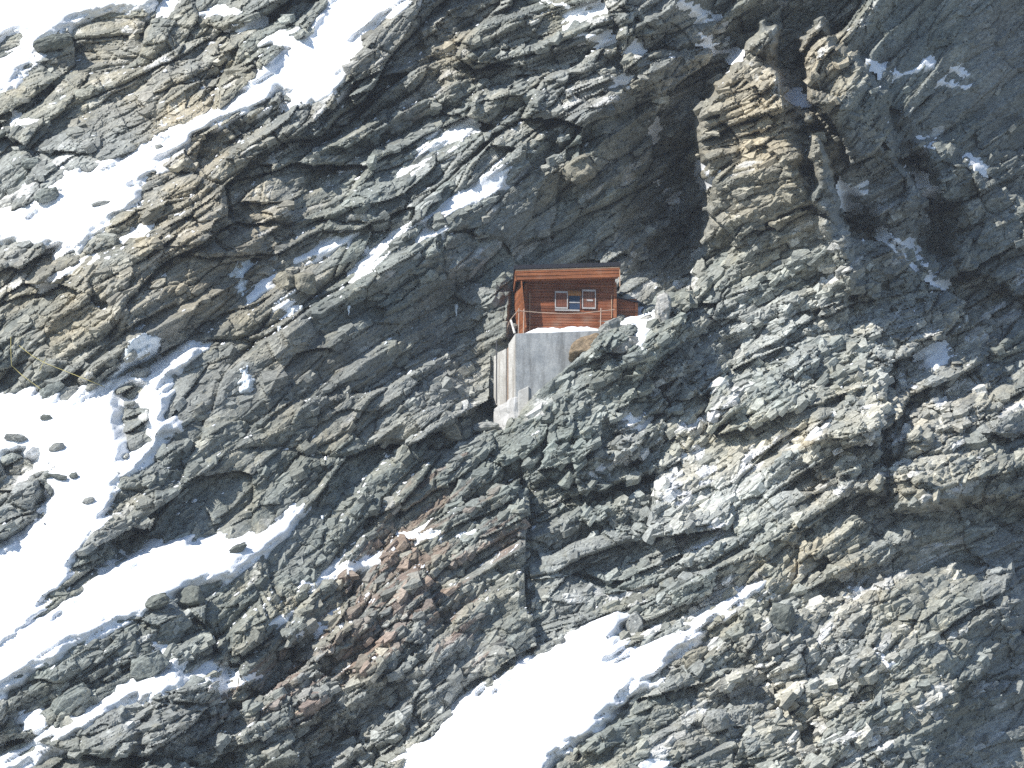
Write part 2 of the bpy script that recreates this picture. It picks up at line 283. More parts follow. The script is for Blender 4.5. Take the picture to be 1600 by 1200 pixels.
# ------------------------------------------------------------------ the mountain face
SX = SUN.x; SU = -SE * SUN.y + CE * SUN.z; SC = -CE * SUN.y - SE * SUN.z
CS = 10.0; CX0, CX1, CY0, CY1 = -900, 2500, -900, 2100
cx = np.arange(CX0, CX1, CS); cy = np.arange(CY0, CY1, CS)
CXg, CYg = np.meshgrid(cx, cy)
lean = np.full(CXg.shape, 0.05)
for c, poly in LEAN:
    m = sstep(-25, 15, sdf(CXg, CYg, poly)); lean = lean * (1 - m) + c * m
for nm, th, lb, poly in SNOW:
    big_ = nm == 'snow_field'
    if big_ or np.mean([p[0] for p in poly]) < 990: m = sstep(-25, 15 if big_ else 5, sdf(CXg, CYg, poly)); lean = lean * (1 - m) + (.3 if big_ else .32) * m
lean = np.where(lean < 0, lean * 1.3, lean * 1.3)
fi = np.clip((CXg - 50) / 100, 0, 14.999); fj = np.clip((CYg - 50) / 100, 0, 10.999); i_ = fi.astype(int); j_ = fj.astype(int); fi -= i_; fj -= j_
fixm = (LEAN_FIX[j_, i_] * (1 - fi) + LEAN_FIX[j_, i_ + 1] * fi) * (1 - fj) + (LEAN_FIX[j_ + 1, i_] * (1 - fi) + LEAN_FIX[j_ + 1, i_ + 1] * fi) * fj
lean = lean + fixm
sl = math.hypot(SX, SU); gx = lean * SX / sl; gy = lean * SU / sl          # gradient per metre (right, up)
hm = CS / PXM
div = np.gradient(gx, hm, axis=1) - np.gradient(gy, hm, axis=0)
Mx = np.concatenate([div, div[:, ::-1]], 1); Mx = np.concatenate([Mx, Mx[::-1]], 0)
ky = np.fft.fftfreq(Mx.shape[0])[:, None]; kx = np.fft.fftfreq(Mx.shape[1])[None]
lam = (2 * np.cos(2 * np.pi * kx) + 2 * np.cos(2 * np.pi * ky) - 4) / hm ** 2; lam[0, 0] = 1
phi = np.fft.fft2(Mx) / lam; phi[0, 0] = 0
phi = np.real(np.fft.ifft2(phi))[:div.shape[0], :div.shape[1]]
macro = phi + 1.0 * (600 - CYg) / PXM
for off, wd, poly in STEPS:                                              # soft part of the steps on the coarse sheet
    pass
macro = macro - macro[int((600 - CY0) / CS), int((800 - CX0) / CS)]
def csample(A, px, py):
    fx = np.clip((px - CX0) / CS, 0, A.shape[1] - 1.001); fy = np.clip((py - CY0) / CS, 0, A.shape[0] - 1.001)
    i = fx.astype(np.int64); j = fy.astype(np.int64); u = fx - i; v = fy - j
    return (A[j, i] * (1 - u) + A[j, i + 1] * u) * (1 - v) + (A[j + 1, i] * (1 - u) + A[j + 1, i + 1] * u) * v
HUT_D = 1.0
PINS = [(748, 550, 2.2, 45), (745, 615, 1.6, 40), (690, 510, 3.4, 55), (782, 480, 1.6, 35), (775, 668, -1.2, 35), (850, 640, -1.0, 60), (900, 590, -.7, 55), (950, 545, -.5, 45), (1010, 520, .2, 60),
        (880, 400, 6.5, 110), (1000, 440, 6.0, 60)]
pa = np.array(PINS, float); K = np.exp(-((pa[:, None, 0] - pa[None, :, 0]) ** 2 + (pa[:, None, 1] - pa[None, :, 1]) ** 2) / (2 * pa[None, :, 3] ** 2))
cur = csample(macro, pa[:, 0], pa[:, 1]); wts = np.linalg.lstsq(K + .12 * np.eye(len(pa)), HUT_D + pa[:, 2] - cur, rcond=None)[0]
for (px_, py_, _, r_), w_ in zip(PINS, wts): macro += w_ * np.exp(-((CXg - px_) ** 2 + (CYg - py_) ** 2) / (2 * r_ * r_))
log('macro range', macro.min(), macro.max())

def axis(a, b, step, ext, grow=1.09):
    core = list(np.arange(a, b + .1, step)); lo = []; hi = []; s_ = step; p = a
    while p > a - ext: s_ *= grow; p -= s_; lo.append(p)
    s_ = step; p = core[-1]
    while p < b + ext: s_ *= grow; p += s_; hi.append(p)
    return np.array(lo[::-1] + core + hi)
GSTEP = 1.9
gxs = axis(-40, 1640, GSTEP, 650); gys = axis(-40, 1240, GSTEP, 650)
PX, PY = np.meshgrid(gxs, gys); NX, NY = len(gxs), len(gys)
log('grid', NX, NY)
HUT_CARVE = [(806,522),(768,538),(765,600),(762,648),(808,652),(815,640),(838,612),(880,578),(905,556),(938,520),(962,512),(1004,500),(1004,452),(975,408),(803,412),(796,470),(792,532)]
def local_sdf(poly, margin):
    P = np.array(poly); m = margin
    i0, i1 = np.searchsorted(gxs, [P[:, 0].min() - m, P[:, 0].max() + m]); j0, j1 = np.searchsorted(gys, [P[:, 1].min() - m, P[:, 1].max() + m])
    i1 = min(i1 + 1, NX); j1 = min(j1 + 1, NY)
    return (slice(j0, j1), slice(i0, i1)), sdf(PX[j0:j1, i0:i1].astype(np.float32), PY[j0:j1, i0:i1].astype(np.float32), poly)
XM = ((PX - 800) / PXM).astype(np.float32); YM = ((600 - PY) / PXM).astype(np.float32)
def bedding(XM, YM):
    a = math.radians(31); s = XM * math.cos(a) + YM * math.sin(a); t = -XM * math.sin(a) + YM * math.cos(a)
    for dg, bx, by, r in BED:
        X0 = XM - (bx - 800) / PXM; Y0 = YM - (600 - by) / PXM; R = r / PXM
        t = t - math.radians(dg) * (X0 * math.cos(a) + Y0 * math.sin(a)) * np.exp(-(X0 ** 2 + Y0 ** 2) / (2 * R * R))
    return s, t
S_, T_ = bedding(XM, YM)
n1 = fbm(XM / 7, YM / 7, 3, 3); n2 = fbm(S_ / 5, T_ / 2.2, 21, 4)
D = csample(macro, PX, PY).astype(np.float64)
# mask of snow, used to calm the rock beneath it
snowm = np.full(PX.shape, -200.0, np.float32)
for nm, th, lb, poly in SNOW:
    sl_, v = local_sdf(poly, 60); snowm[sl_] = np.maximum(snowm[sl_], v)
edge_n = fbm(S_ / .9, T_ / .35, 77, 4) * 9
for hp in HOLES:
    sl_, v = local_sdf(hp, 30); snowm[sl_] = np.minimum(snowm[sl_], -v)
calm = sstep(-4, 14, snowm) * .97 + sstep(12, 36, snowm) * .27
edge_warp = fbm(XM / .8, YM / .8, 55, 3) * 7
for off, wd, poly in STEPS:
    sl_, v = local_sdf(poly, 60); D[sl_] += off * sstep(-wd, wd, v + edge_warp[sl_]) * ((1 - sstep(230, 570, PY[sl_])) if off <= -4.4 else 1)
log('steps')
rough = np.ones(PX.shape, np.float32)
amp_reg = (0.75 + .35 * n1)
smoothf = np.ones(PX.shape, np.float32)
for fa_, bx, by, r in SMOOTH: smoothf *= 1 - fa_ * np.exp(-((PX - bx) ** 2 + (PY - by) ** 2) / (2 * r * r)).astype(np.float32)
ws = fbm(XM / 5, YM / 5, 5, 3) * .8; wt = n2 * .17 + fbm(XM / 1.6, YM / 1.6, 8, 3) * .06
SEED0 = 2200
CELLV = np.zeros(PX.shape, np.float32); CRACK = np.zeros(PX.shape, np.float32); CELL2 = CELLV.copy()
REL = np.zeros(PX.shape, np.float32)
blk = np.zeros(PX.shape, np.float32)
for bx, by, r in BLOCKY: blk = np.maximum(blk, np.exp(-((PX - bx) ** 2 + (PY - by) ** 2) / (2 * r * r)))
# great blocks: each leans and beds a little differently
cs_, ct_, ci, cj, bd = facets((S_ + ws * 1.5) / 15.0, (T_ + n1 * 1.2) / 7.0, SEED0)
r1, r2, r3 = (h2(ci, cj, SEED0 + q_) * 2 - 1 for q_ in (11, 12, 13))
REL += 1.3 * r1 + .22 * r2 * cs_ * 15 + .25 * r3 * ct_ * 7 + .8 * np.clip(1 - bd / .05, 0, 1)
T_ = T_ + (.20 * (h2(ci, cj, SEED0 + 14) * 2 - 1) * cs_ * 15).astype(np.float32)
RC = None
for k, (ls, lt, off, tiltS, tiltT, tmean, seed, crack) in enumerate([
        (7.5, 2.6, .85, .34, .50, .12, 16101, .55), (2.9, .95, .40, .45, .80, .12, 15202, .32), (1.0, .36, .13, .50, .9, .1, 303, .12), (.4, .15, .04, .4, .7, .0, 404, .0)]):
    cs_, ct_, ci, cj, bd = facets((S_ + ws) / ls, (T_ + wt) / lt, seed)
    r1, r2, r3 = h2(ci, cj, seed + 11) * 2 - 1, h2(ci, cj, seed + 12) * 2 - 1, h2(ci, cj, seed + 13) * 2 - 1
    if k == 1: RC = np.clip(.30 + 1.1 * h2(ci, cj, seed + 16) * (.5 + .5 * RC0) + .25 * blk, .28, 1.15)
    REL += (off * r1 + tiltS * r2 * cs_ * ls + (tiltT * r3 + tmean) * ct_ * lt) * (1 if RC is None or k < 2 else RC)
    if k == 0: RC0 = h2(ci, cj, seed + 16)
    if crack:
        c_ = np.clip(1 - bd / .07, 0, 1); REL += crack * c_ * (.4 + .6 * h2(ci, cj, seed + 15))
    if k == 1: CELLV = r3 * .5 + r1 * .5
    if k == 2: CELL2 = h2(ci, cj, seed + 14) * 2 - 1
    if k == 0: CELL0 = h2(ci, cj, seed + 14) * 2 - 1
    log('facets', k)
# a second, steeper joint set cuts some stretches into blocks
for ls, lt, off, ti, seed in ((2.6, 1.5, .55, .55, 611), (1.0, .7, .2, .6, 622)):
    a_ = math.radians(-58); s2 = XM * math.cos(a_) + YM * math.sin(a_) + ws * .5; t2 = -XM * math.sin(a_) + YM * math.cos(a_) + wt
    cs_, ct_, ci, cj, bd = facets(t2 / ls, s2 / lt, seed, .8)
    r1, r2, r3 = h2(ci, cj, seed + 11) * 2 - 1, h2(ci, cj, seed + 12) * 2 - 1, h2(ci, cj, seed + 13) * 2 - 1
    REL += blk * (off * r1 + ti * r2 * cs_ * ls + ti * r3 * ct_ * lt + off * .7 * np.clip(1 - bd / .06, 0, 1))
# beds: risers and treads running along the bedding
for per, seed, a in ((1.6, 31, .9), (.55, 41, .8), (.22, 47, .35)):
    tt = (T_ + wt * .9 + .02 * vnoise(S_ / .5, T_ / .3, seed)) / per
    kk = np.floor(tt); fr = tt - kk
    seg = np.floor(S_ / (per * 3.2) + h2(kk.astype(np.int64), kk.astype(np.int64) * 0, seed) * 9 + .6 * vnoise(S_ / per / 2, kk * 1.7, seed + 3))
    rr = h2(kk.astype(np.int64), seg.astype(np.int64), seed + 5)
    br = .45 + .35 * h2(kk.astype(np.int64), seg.astype(np.int64), seed + 6)
    dev = np.where(fr < br, fr * .05, .05 * br + (fr - br) * (1 - .05 * br) / (1 - br)) - fr
    REL += (RC if per < 1 else 1) * (a * per * (dev * (.4 + 1.1 * rr) * 1.25 + (rr - .5) * .5)).astype(np.float32)
REL += fbm(S_ / .5, T_ / .22, 61, 4, .55) * .05
D = D + REL * amp_reg * (1 - .74 * calm) * smoothf
# the shelf the hut is built on
sl_, v = local_sdf(HUT_CARVE, 60)
pyl = PY[sl_]
floor_d = HUT_D + np.where(pyl > 532, .7, 3.4) + REL[sl_] * .6
m = sstep(-3, 4, v); D[sl_] = np.where(v > -3, np.maximum(D[sl_], D[sl_] * (1 - m) + floor_d * m), D[sl_])
ROCKR = [(812,652),(838,614),(880,578),(905,556),(940,522),(968,516),(1000,524),(1015,550),(960,620),(880,680),(815,692)]
sl_, v = local_sdf(ROCKR, 60); Dt = HUT_D - 2.0 + (560 - PY[sl_]) / PXM * .5 + REL[sl_] * .3; m = sstep(-40, 3, v)
D[sl_] = np.where(D[sl_] > Dt, D[sl_] * (1 - m) + Dt * m, D[sl_])
sl_, v = local_sdf(HUT_CARVE, 8); D[sl_] = np.where(v > 0, np.maximum(D[sl_], HUT_D + .4), D[sl_])
log('relief')
def dsample(A, px, py):
    px = np.asarray(px, float); py = np.asarray(py, float)
    i = np.clip(np.searchsorted(gxs, px) - 1, 0, NX - 2); j = np.clip(np.searchsorted(gys, py) - 1, 0, NY - 2)
    u = np.clip((px - gxs[i]) / (gxs[i + 1] - gxs[i]), 0, 1); v = np.clip((py - gys[j]) / (gys[j + 1] - gys[j]), 0, 1)
    return (A[j, i] * (1 - u) + A[j, i + 1] * u) * (1 - v) + (A[j + 1, i] * (1 - u) + A[j + 1, i + 1] * u) * v

# rock colour: minerals (grey-green schist, pale gneiss, ochre weathering, iron stain), plus painted sun and shade in val
och = np.full(PX.shape, .04, np.float32); rus = np.zeros(PX.shape, np.float32); val = np.zeros(PX.shape, np.float32)
for o_, r_, v_, bx, by, rad in TINT:
    g = np.exp(-((PX - bx) ** 2 + (PY - by) ** 2) / (2 * (rad * .62) ** 2)).astype(np.float32)
    och += .85 * o_ * g; rus += r_ * g; val += v_ * g
nA = fbm(XM / 2.6, YM / 2.6, 91, 4); nB = fbm(S_ / 1.3, T_ / .4, 95, 4); nC = fbm(XM / .7, YM / .7, 99, 3)
oc = np.clip(och + .22 * nA + .25 * CELLV + .16 * CELL2 + .1 * nB, 0, 1)
nS = fbm(S_ / 3.2, (T_ + wt) / .16, 97, 3)
ru = sstep(.42, .95, rus * (.62 + .85 * nS + .35 * nA + .25 * CELL2))
grey = np.array([.250, .258, .240]); green = np.array([.195, .215, .195]); ochre = np.array([.345, .295, .205]); rust = np.array([.18, .095, .065]); pale = np.array([.48, .48, .465])
gm = np.clip(.5 + .5 * nA - .35 * och + .35 * CELL0, 0, 1)[..., None]
rgb = grey * (1 - gm) + green * gm
rgb = rgb * (1 - oc[..., None] * .85) + ochre * (oc[..., None] * .85)
pm = np.clip(sstep(.5, 1.0, CELL2 * .6 + CELLV * .5 + nC * .2 + val * .8), 0, 1)[..., None] * .75
rgb = rgb * (1 - pm) + pale * pm
rgb = rgb * (1 - .55 * ru[..., None]) + rust * (.55 * ru[..., None])
rgb = rgb * np.exp(val * .9 + .16 * CELL2 + .14 * nB + .10 * nC)[..., None]
RGBA = np.concatenate([np.clip(rgb, .02, .6), np.ones(rgb.shape[:2] + (1,))], -1).astype(np.float32)
log('colour')

# ------------------------------------------------------------------ materials
def new_mat(name):
    m = bpy.data.materials.new(name); m.use_nodes = True
    nt = m.node_tree; b = nt.nodes['Principled BSDF']; b.inputs['Roughness'].default_value = .85
    b.inputs['Specular IOR Level'].default_value = .25
    return m, nt, b
def nd(nt, typ, **kw):
    n = nt.nodes.new(typ)
    for k, v in kw.items():
        if k in n.inputs.keys(): n.inputs[k].default_value = v
        else: setattr(n, k, v)
    return n
def mixc(nt, a, b, fac, mode='MIX'):
    n = nt.nodes.new('ShaderNodeMix'); n.data_type = 'RGBA'; n.blend_type = mode
    for sock, v in ((n.inputs[6], a), (n.inputs[7], b), (n.inputs[0], fac)):
        if hasattr(v, 'is_output'): nt.links.new(v, sock)
        elif isinstance(v, (int, float)): sock.default_value = v
        else: sock.default_value = (*v, 1)
    return n.outputs[2]
def ramp(nt, fac, stops):
    n = nt.nodes.new('ShaderNodeValToRGB'); nt.links.new(fac, n.inputs[0])
    e = n.color_ramp.elements
    while len(e) < len(stops): e.new(.5)
    for q, (p, c) in zip(e, stops):
        q.position = p; q.color = (c, c, c, 1) if isinstance(c, (int, float)) else (*c, 1)
    return n.outputs[0]
def rock_material(name, source):
    m, nt, b = new_mat(name)
    if source == 'attr': src = nd(nt, 'ShaderNodeAttribute', attribute_name='rock').outputs['Color']
    else: src = nd(nt, 'ShaderNodeObjectInfo').outputs['Color']
    geo = nt.nodes.new('ShaderNodeNewGeometry')
    mp = nt.nodes.new('ShaderNodeMapping'); mp.vector_type = 'POINT'
    mp.inputs['Rotation'].default_value = (0, math.radians(31), 0); nt.links.new(geo.outputs['Position'], mp.inputs[0])
    mp2 = nt.nodes.new('ShaderNodeMapping'); mp2.inputs['Scale'].default_value = (1.0, 1.0, 4.5); nt.links.new(mp.outputs[0], mp2.inputs[0])
    nz = nd(nt, 'ShaderNodeTexNoise', Scale=3.2, Detail=10.0, Roughness=.68); nt.links.new(mp2.outputs[0], nz.inputs['Vector'])
    nf = nd(nt, 'ShaderNodeTexNoise', Scale=6.0, Detail=8.0, Roughness=.7); nt.links.new(geo.outputs['Position'], nf.inputs['Vector'])
    nl = nd(nt, 'ShaderNodeTexNoise', Scale=1.4, Detail=5.0, Roughness=.6); nt.links.new(geo.outputs['Position'], nl.inputs['Vector'])
    c = mixc(nt, src, ramp(nt, nz.outputs[0], [(.30, .55), (.5, 1.0), (.70, 1.5)]), 1.0, 'MULTIPLY')
    c = mixc(nt, c, ramp(nt, nf.outputs[0], [(.3, .62), (.5, 1.0), (.72, 1.4)]), 1.0, 'MULTIPLY')
    lich = ramp(nt, nl.outputs[0], [(.58, 0.0), (.72, .40)])
    c = mixc(nt, c, (.30, .275, .19), lich)
    nt.links.new(c, b.inputs['Base Color'])
    bmp = nd(nt, 'ShaderNodeBump', Strength=.75, Distance=.10); nt.links.new(nz.outputs[0], bmp.inputs['Height'])
    bm2 = nd(nt, 'ShaderNodeBump', Strength=.5, Distance=.03); nt.links.new(nf.outputs[0], bm2.inputs['Height']); nt.links.new(bmp.outputs[0], bm2.inputs['Normal'])
    nt.links.new(bm2.outputs[0], b.inputs['Normal'])
    b.inputs['Roughness'].default_value = .8
    return m
M_ROCK = rock_material('rock', 'attr'); M_PIECE = rock_material('rock_piece', 'obj')
def snow_material():
    m, nt, b = new_mat('snow')
    geo = nt.nodes.new('ShaderNodeNewGeometry')
    n1_ = nd(nt, 'ShaderNodeTexNoise', Scale=1.1, Detail=6.0, Roughness=.6); nt.links.new(geo.outputs['Position'], n1_.inputs['Vector'])
    n2_ = nd(nt, 'ShaderNodeTexNoise', Scale=12.0, Detail=4.0, Roughness=.6); nt.links.new(geo.outputs['Position'], n2_.inputs['Vector'])
    c = mixc(nt, (.80, .815, .84), (.88, .885, .89), n1_.outputs[0]); nt.links.new(c, b.inputs['Base Color'])
    bp = nd(nt, 'ShaderNodeBump', Strength=.5, Distance=.12); nt.links.new(n1_.outputs[0], bp.inputs['Height'])
    bq = nd(nt, 'ShaderNodeBump', Strength=.4, Distance=.02); nt.links.new(n2_.outputs[0], bq.inputs['Height']); nt.links.new(bp.outputs[0], bq.inputs['Normal'])
    nt.links.new(bq.outputs[0], b.inputs['Normal']); b.inputs['Roughness'].default_value = .6
    return m
M_SNOW = snow_material()
def ice_material():
    m, nt, b_ = new_mat('ice'); b_.inputs['Base Color'].default_value = (.72, .78, .84, 1); b_.inputs['Roughness'].default_value = .3
    geo = nt.nodes.new('ShaderNodeNewGeometry'); nz = nd(nt, 'ShaderNodeTexNoise', Scale=5.0, Detail=5.0); nt.links.new(geo.outputs['Position'], nz.inputs['Vector'])
    nt.links.new(mixc(nt, (.60, .68, .75), (.82, .85, .87), nz.outputs[0]), b_.inputs['Base Color'])
    bp = nd(nt, 'ShaderNodeBump', Strength=.5, Distance=.05); nt.links.new(nz.outputs[0], bp.inputs['Height']); nt.links.new(bp.outputs[0], b_.inputs['Normal']); return m
M_ICE = ice_material()

# ------------------------------------------------------------------ rock face mesh
V = Wn(PX, PY, D).reshape(-1, 3)
idx = np.arange(NX * NY).reshape(NY, NX)
# alternate the diagonal at random so that no grid direction shows
q = np.stack([idx[1:, :-1], idx[1:, 1:], idx[:-1, 1:], idx[:-1, :-1]], -1).reshape(-1, 4)
PIN1 = next(p for a, b, p in STEPS if p[0] == (1178, 60)); PIN2 = next(p for a, b, p in STEPS if p[0] == (1250, 60))
fxm = (PX[1:, :-1] + PX[1:, 1:]) / 2; fym = (PY[1:, :-1] + PY[:-1, :-1]) / 2
def submesh(name, keep, parent=None):
    F = q[keep]; used = np.zeros(NX * NY, bool); used[F.ravel()] = True
    remap = np.cumsum(used) - 1
    return mesh_np(name, V[used], remap[F], M_ROCK, False, parent, {'rock': RGBA.reshape(-1, 4)[used]})
reg = np.zeros(fxm.shape, np.int8)
ew = edge_warp[1:, 1:]
def mark(poly, k, lim=None):
    sl_, v = local_sdf(poly, 30)
    sub = (slice(sl_[0].start, min(sl_[0].stop, NY - 1)), slice(sl_[1].start, min(sl_[1].stop, NX - 1)))
    vv = v[:sub[0].stop - sub[0].start, :sub[1].stop - sub[1].start] + ew[sub]
    reg[sub] = np.where((vv > 0) & (reg[sub] == 0), k, reg[sub])
mark([p for p in PIN1 if p[1] < 425] + [], 1)
mark(PIN2, 2)
mark(next(p for a, b, p in STEPS if p[0] == (-40, 705)), 3)
face = submesh('rock_face', (reg == 0).ravel()); tag(face, 'layered grey green and ochre rock face of the mountain', kind='structure')
for k, lb in ((1, 'tall ochre rock pinnacle, sunlit on the left, above and right of the hut'),
              (2, 'second smaller rock pinnacle with jagged pale top right of the tall one')):
    o = submesh('rock_pinnacle', (reg == k).ravel()); tag(o, lb, 'pinnacle', 'rock pinnacles on the ridge')
o = submesh('boulder', (reg == 3).ravel()); tag(o, 'big rounded dark rock in the snow at the left edge', 'rock')
log('rock mesh')

# ------------------------------------------------------------------ loose and half-buried slabs: the largest are parts of their own
rng = np.random.default_rng(12)
def hull_points(pts):
    bm = bmesh.new()
    for p in pts: bm.verts.new(p)
    bmesh.ops.convex_hull(bm, input=bm.verts)
    bmesh.ops.delete(bm, geom=[v for v in bm.verts if not v.link_faces], context='VERTS')
    bmesh.ops.triangulate(bm, faces=bm.faces[:])
    bm.verts.index_update()
    Vv = np.array([v.co[:] for v in bm.verts]); Ff = np.array([[v.index for v in f.verts] for f in bm.faces]); bm.free()
    return Vv, Ff
def plate(seed, n=7):
    r = np.random.default_rng(seed); pts = []
    a0 = r.uniform(0, 6.28); ang = a0 + np.sort(r.uniform(0, 6.28, n))
    sq = lambda a: 1 / max(abs(math.cos(a)), abs(math.sin(a))) ** .6
    for a in ang:
        R = .5 * sq(a) * r.uniform(.82, 1.05)
        zt = .5 * r.uniform(.55, 1.0); zb = -.5 * r.uniform(.6, 1.0)
        pts.append((R * math.cos(a) * r.uniform(.82, .97), R * math.sin(a) * r.uniform(.82, .97), zt))
        pts.append((R * math.cos(a) * r.uniform(.8, 1), R * math.sin(a) * r.uniform(.8, 1), zb))
    return hull_points(pts)
PL = [plate(100 + i, 5 + i % 3) for i in range(20)]
tilt_x = np.gradient(DB0 := blur(D, 9), axis=1) / np.gradient(XM, axis=1); tilt_y = np.gradient(DB0, axis=0) / np.gradient(YM, axis=0)
Rv = np.array([1., 0, 0]); Uv = np.array([0, -SE, CE]); Fv = np.array([0, CE, SE])
def bed_angle(px, py):
    a = 31.0
    for dg, bx, by, r in BED: a = a + dg * np.exp(-((px - bx) ** 2 + (py - by) ** 2) / (2 * r * r))
    return np.radians(a)
def slab_frames(px, py, ln, wd, th, jit):
    n = len(px); th_a = bed_angle(px, py) + rng.normal(0, .16 * jit, n)
    gx_ = dsample(tilt_x, px, py); gy_ = dsample(tilt_y, px, py)
    gs = np.clip(gx_ * np.cos(th_a) + gy_ * np.sin(th_a), -.8, .8) * .6 + rng.normal(0, .22 * jit, n)
    es = np.cos(th_a)[:, None] * Rv + np.sin(th_a)[:, None] * Uv + gs[:, None] * Fv; es /= np.linalg.norm(es, axis=1)[:, None]
    fc = rng.uniform(.15, 1.25, n)
    nn = -np.sin(th_a)[:, None] * Rv + np.cos(th_a)[:, None] * Uv - fc[:, None] * Fv
    nn -= (nn * es).sum(1)[:, None] * es; nn /= np.linalg.norm(nn, axis=1)[:, None]
    ey = np.cross(nn, es)
    d = dsample(D, px, py) + .16 * wd
    c = Wn(px, py, d)
    return c, es * ln[:, None], ey * wd[:, None], nn * th[:, None]
def slab_positions(n, wts, lo=-30, hi=1630):
    out = []
    while len(out) < n:
        x = rng.uniform(lo, hi, 4000); y = rng.uniform(-30, 1230, 4000)
        w = np.full(4000, .27)
        for bx, by, r, a in wts: w += a * np.exp(-((x - bx) ** 2 + (y - by) ** 2) / (2 * r * r))
        w *= np.where(dsample(snowm, x, y) > 2, .015, 1.0)
        w *= sstep(.35, .8, dsample(RC, x, y)) * .9 + .1
        ok = (rng.uniform(0, 1, 4000) < w)
        hv = sdf(x.astype(np.float32), y.astype(np.float32), HUT_CARVE); ok &= hv < -14
        out += list(zip(x[ok], y[ok]))
    a = np.array(out[:n]); return a[:, 0], a[:, 1]
WTS = [(1180, 480, 110, .7), (1120, 560, 80, .5), (1010, 590, 80, .6), (250, 1040, 120, .5), (1200, 1080, 150, .7), (1400, 1060, 120, .6), (640, 900, 150, .6), (560, 1080, 150, .4),
       (1450, 640, 110, .5), (100, 300, 100, .5), (880, 760, 130, .5), (1040, 880, 100, .3), (1330, 480, 120, .5), (800, 640, 90, .4), (420, 600, 150, -.1), (220, 150, 130, -.16), (320, 330, 120, -.12), (760, 520, 60, -.1), (600, 480, 120, .3), (450, 680, 140, .3)]
# 300 large ones
nb = 300
bx_, by_ = slab_positions(nb, WTS)
ln = rng.uniform(.6, 1.35, nb) * rng.choice([1, 1, 1.35], nb); wd = ln * rng.uniform(.5, .85, nb); th = ln * rng.uniform(.13, .34, nb)
C_, E1, E2, E3 = slab_frames(bx_, by_, ln, wd, th, 1.0)
pmesh = []
for i, (pv, pf) in enumerate(PL):
    me = bpy.data.meshes.new('rock_slab'); me.from_pydata(pv.tolist(), [], pf.tolist()); me.materials.append(M_PIECE); pmesh.append(me)
cix = np.stack([dsample(RGBA[..., c].astype(float), bx_, by_) for c in range(3)], -1) * rng.uniform(.8, 1.25, (nb, 1))
for i in range(nb):
    o = bpy.data.objects.new('rock_slab', pmesh[i % len(pmesh)])
    o.matrix_world = Matrix(np.vstack([np.stack([E1[i], E2[i], E3[i], C_[i]], 1), [0, 0, 0, 1]]).tolist())
    o.color = (*cix[i], 1); link(o, face)
# the rest: small plates and chips, real geometry in one part
ns = 12000
sx_, sy_ = slab_positions(ns, WTS)
ln = .24 + .9 * rng.uniform(0, 1, ns) ** 2.0; wd = ln * rng.uniform(.45, .9, ns); th = ln * rng.uniform(.14, .5, ns)
C_, E1, E2, E3 = slab_frames(sx_, sy_, ln, wd, th, 1.3)
cix = np.stack([dsample(RGBA[..., c].astype(float), sx_, sy_) for c in range(3)], -1) * rng.uniform(.75, 1.3, (ns, 1))
VV = []; FF = []; CC = []; base = 0; pick = rng.integers(0, len(PL), ns)
for k, (pv, pf) in enumerate(PL):
    ids = np.nonzero(pick == k)[0]
    v = C_[ids][:, None] + pv[None, :, :1] * E1[ids][:, None] + pv[None, :, 1:2] * E2[ids][:, None] + pv[None, :, 2:] * E3[ids][:, None]
    f = pf[None] + (base + np.arange(len(ids)) * len(pv))[:, None, None]
    VV.append(v.reshape(-1, 3)); FF.append(f.reshape(-1, 3)); base += len(ids) * len(pv)
    CC.append(np.repeat(np.concatenate([cix[ids], np.ones((len(ids), 1))], 1), len(pv), 0))
o = mesh_np('rock_chips', np.concatenate(VV), np.concatenate(FF), M_ROCK, False, face, {'rock': np.concatenate(CC)}); o['kind'] = 'stuff'
log('slabs', sum(len(f) for f in FF))

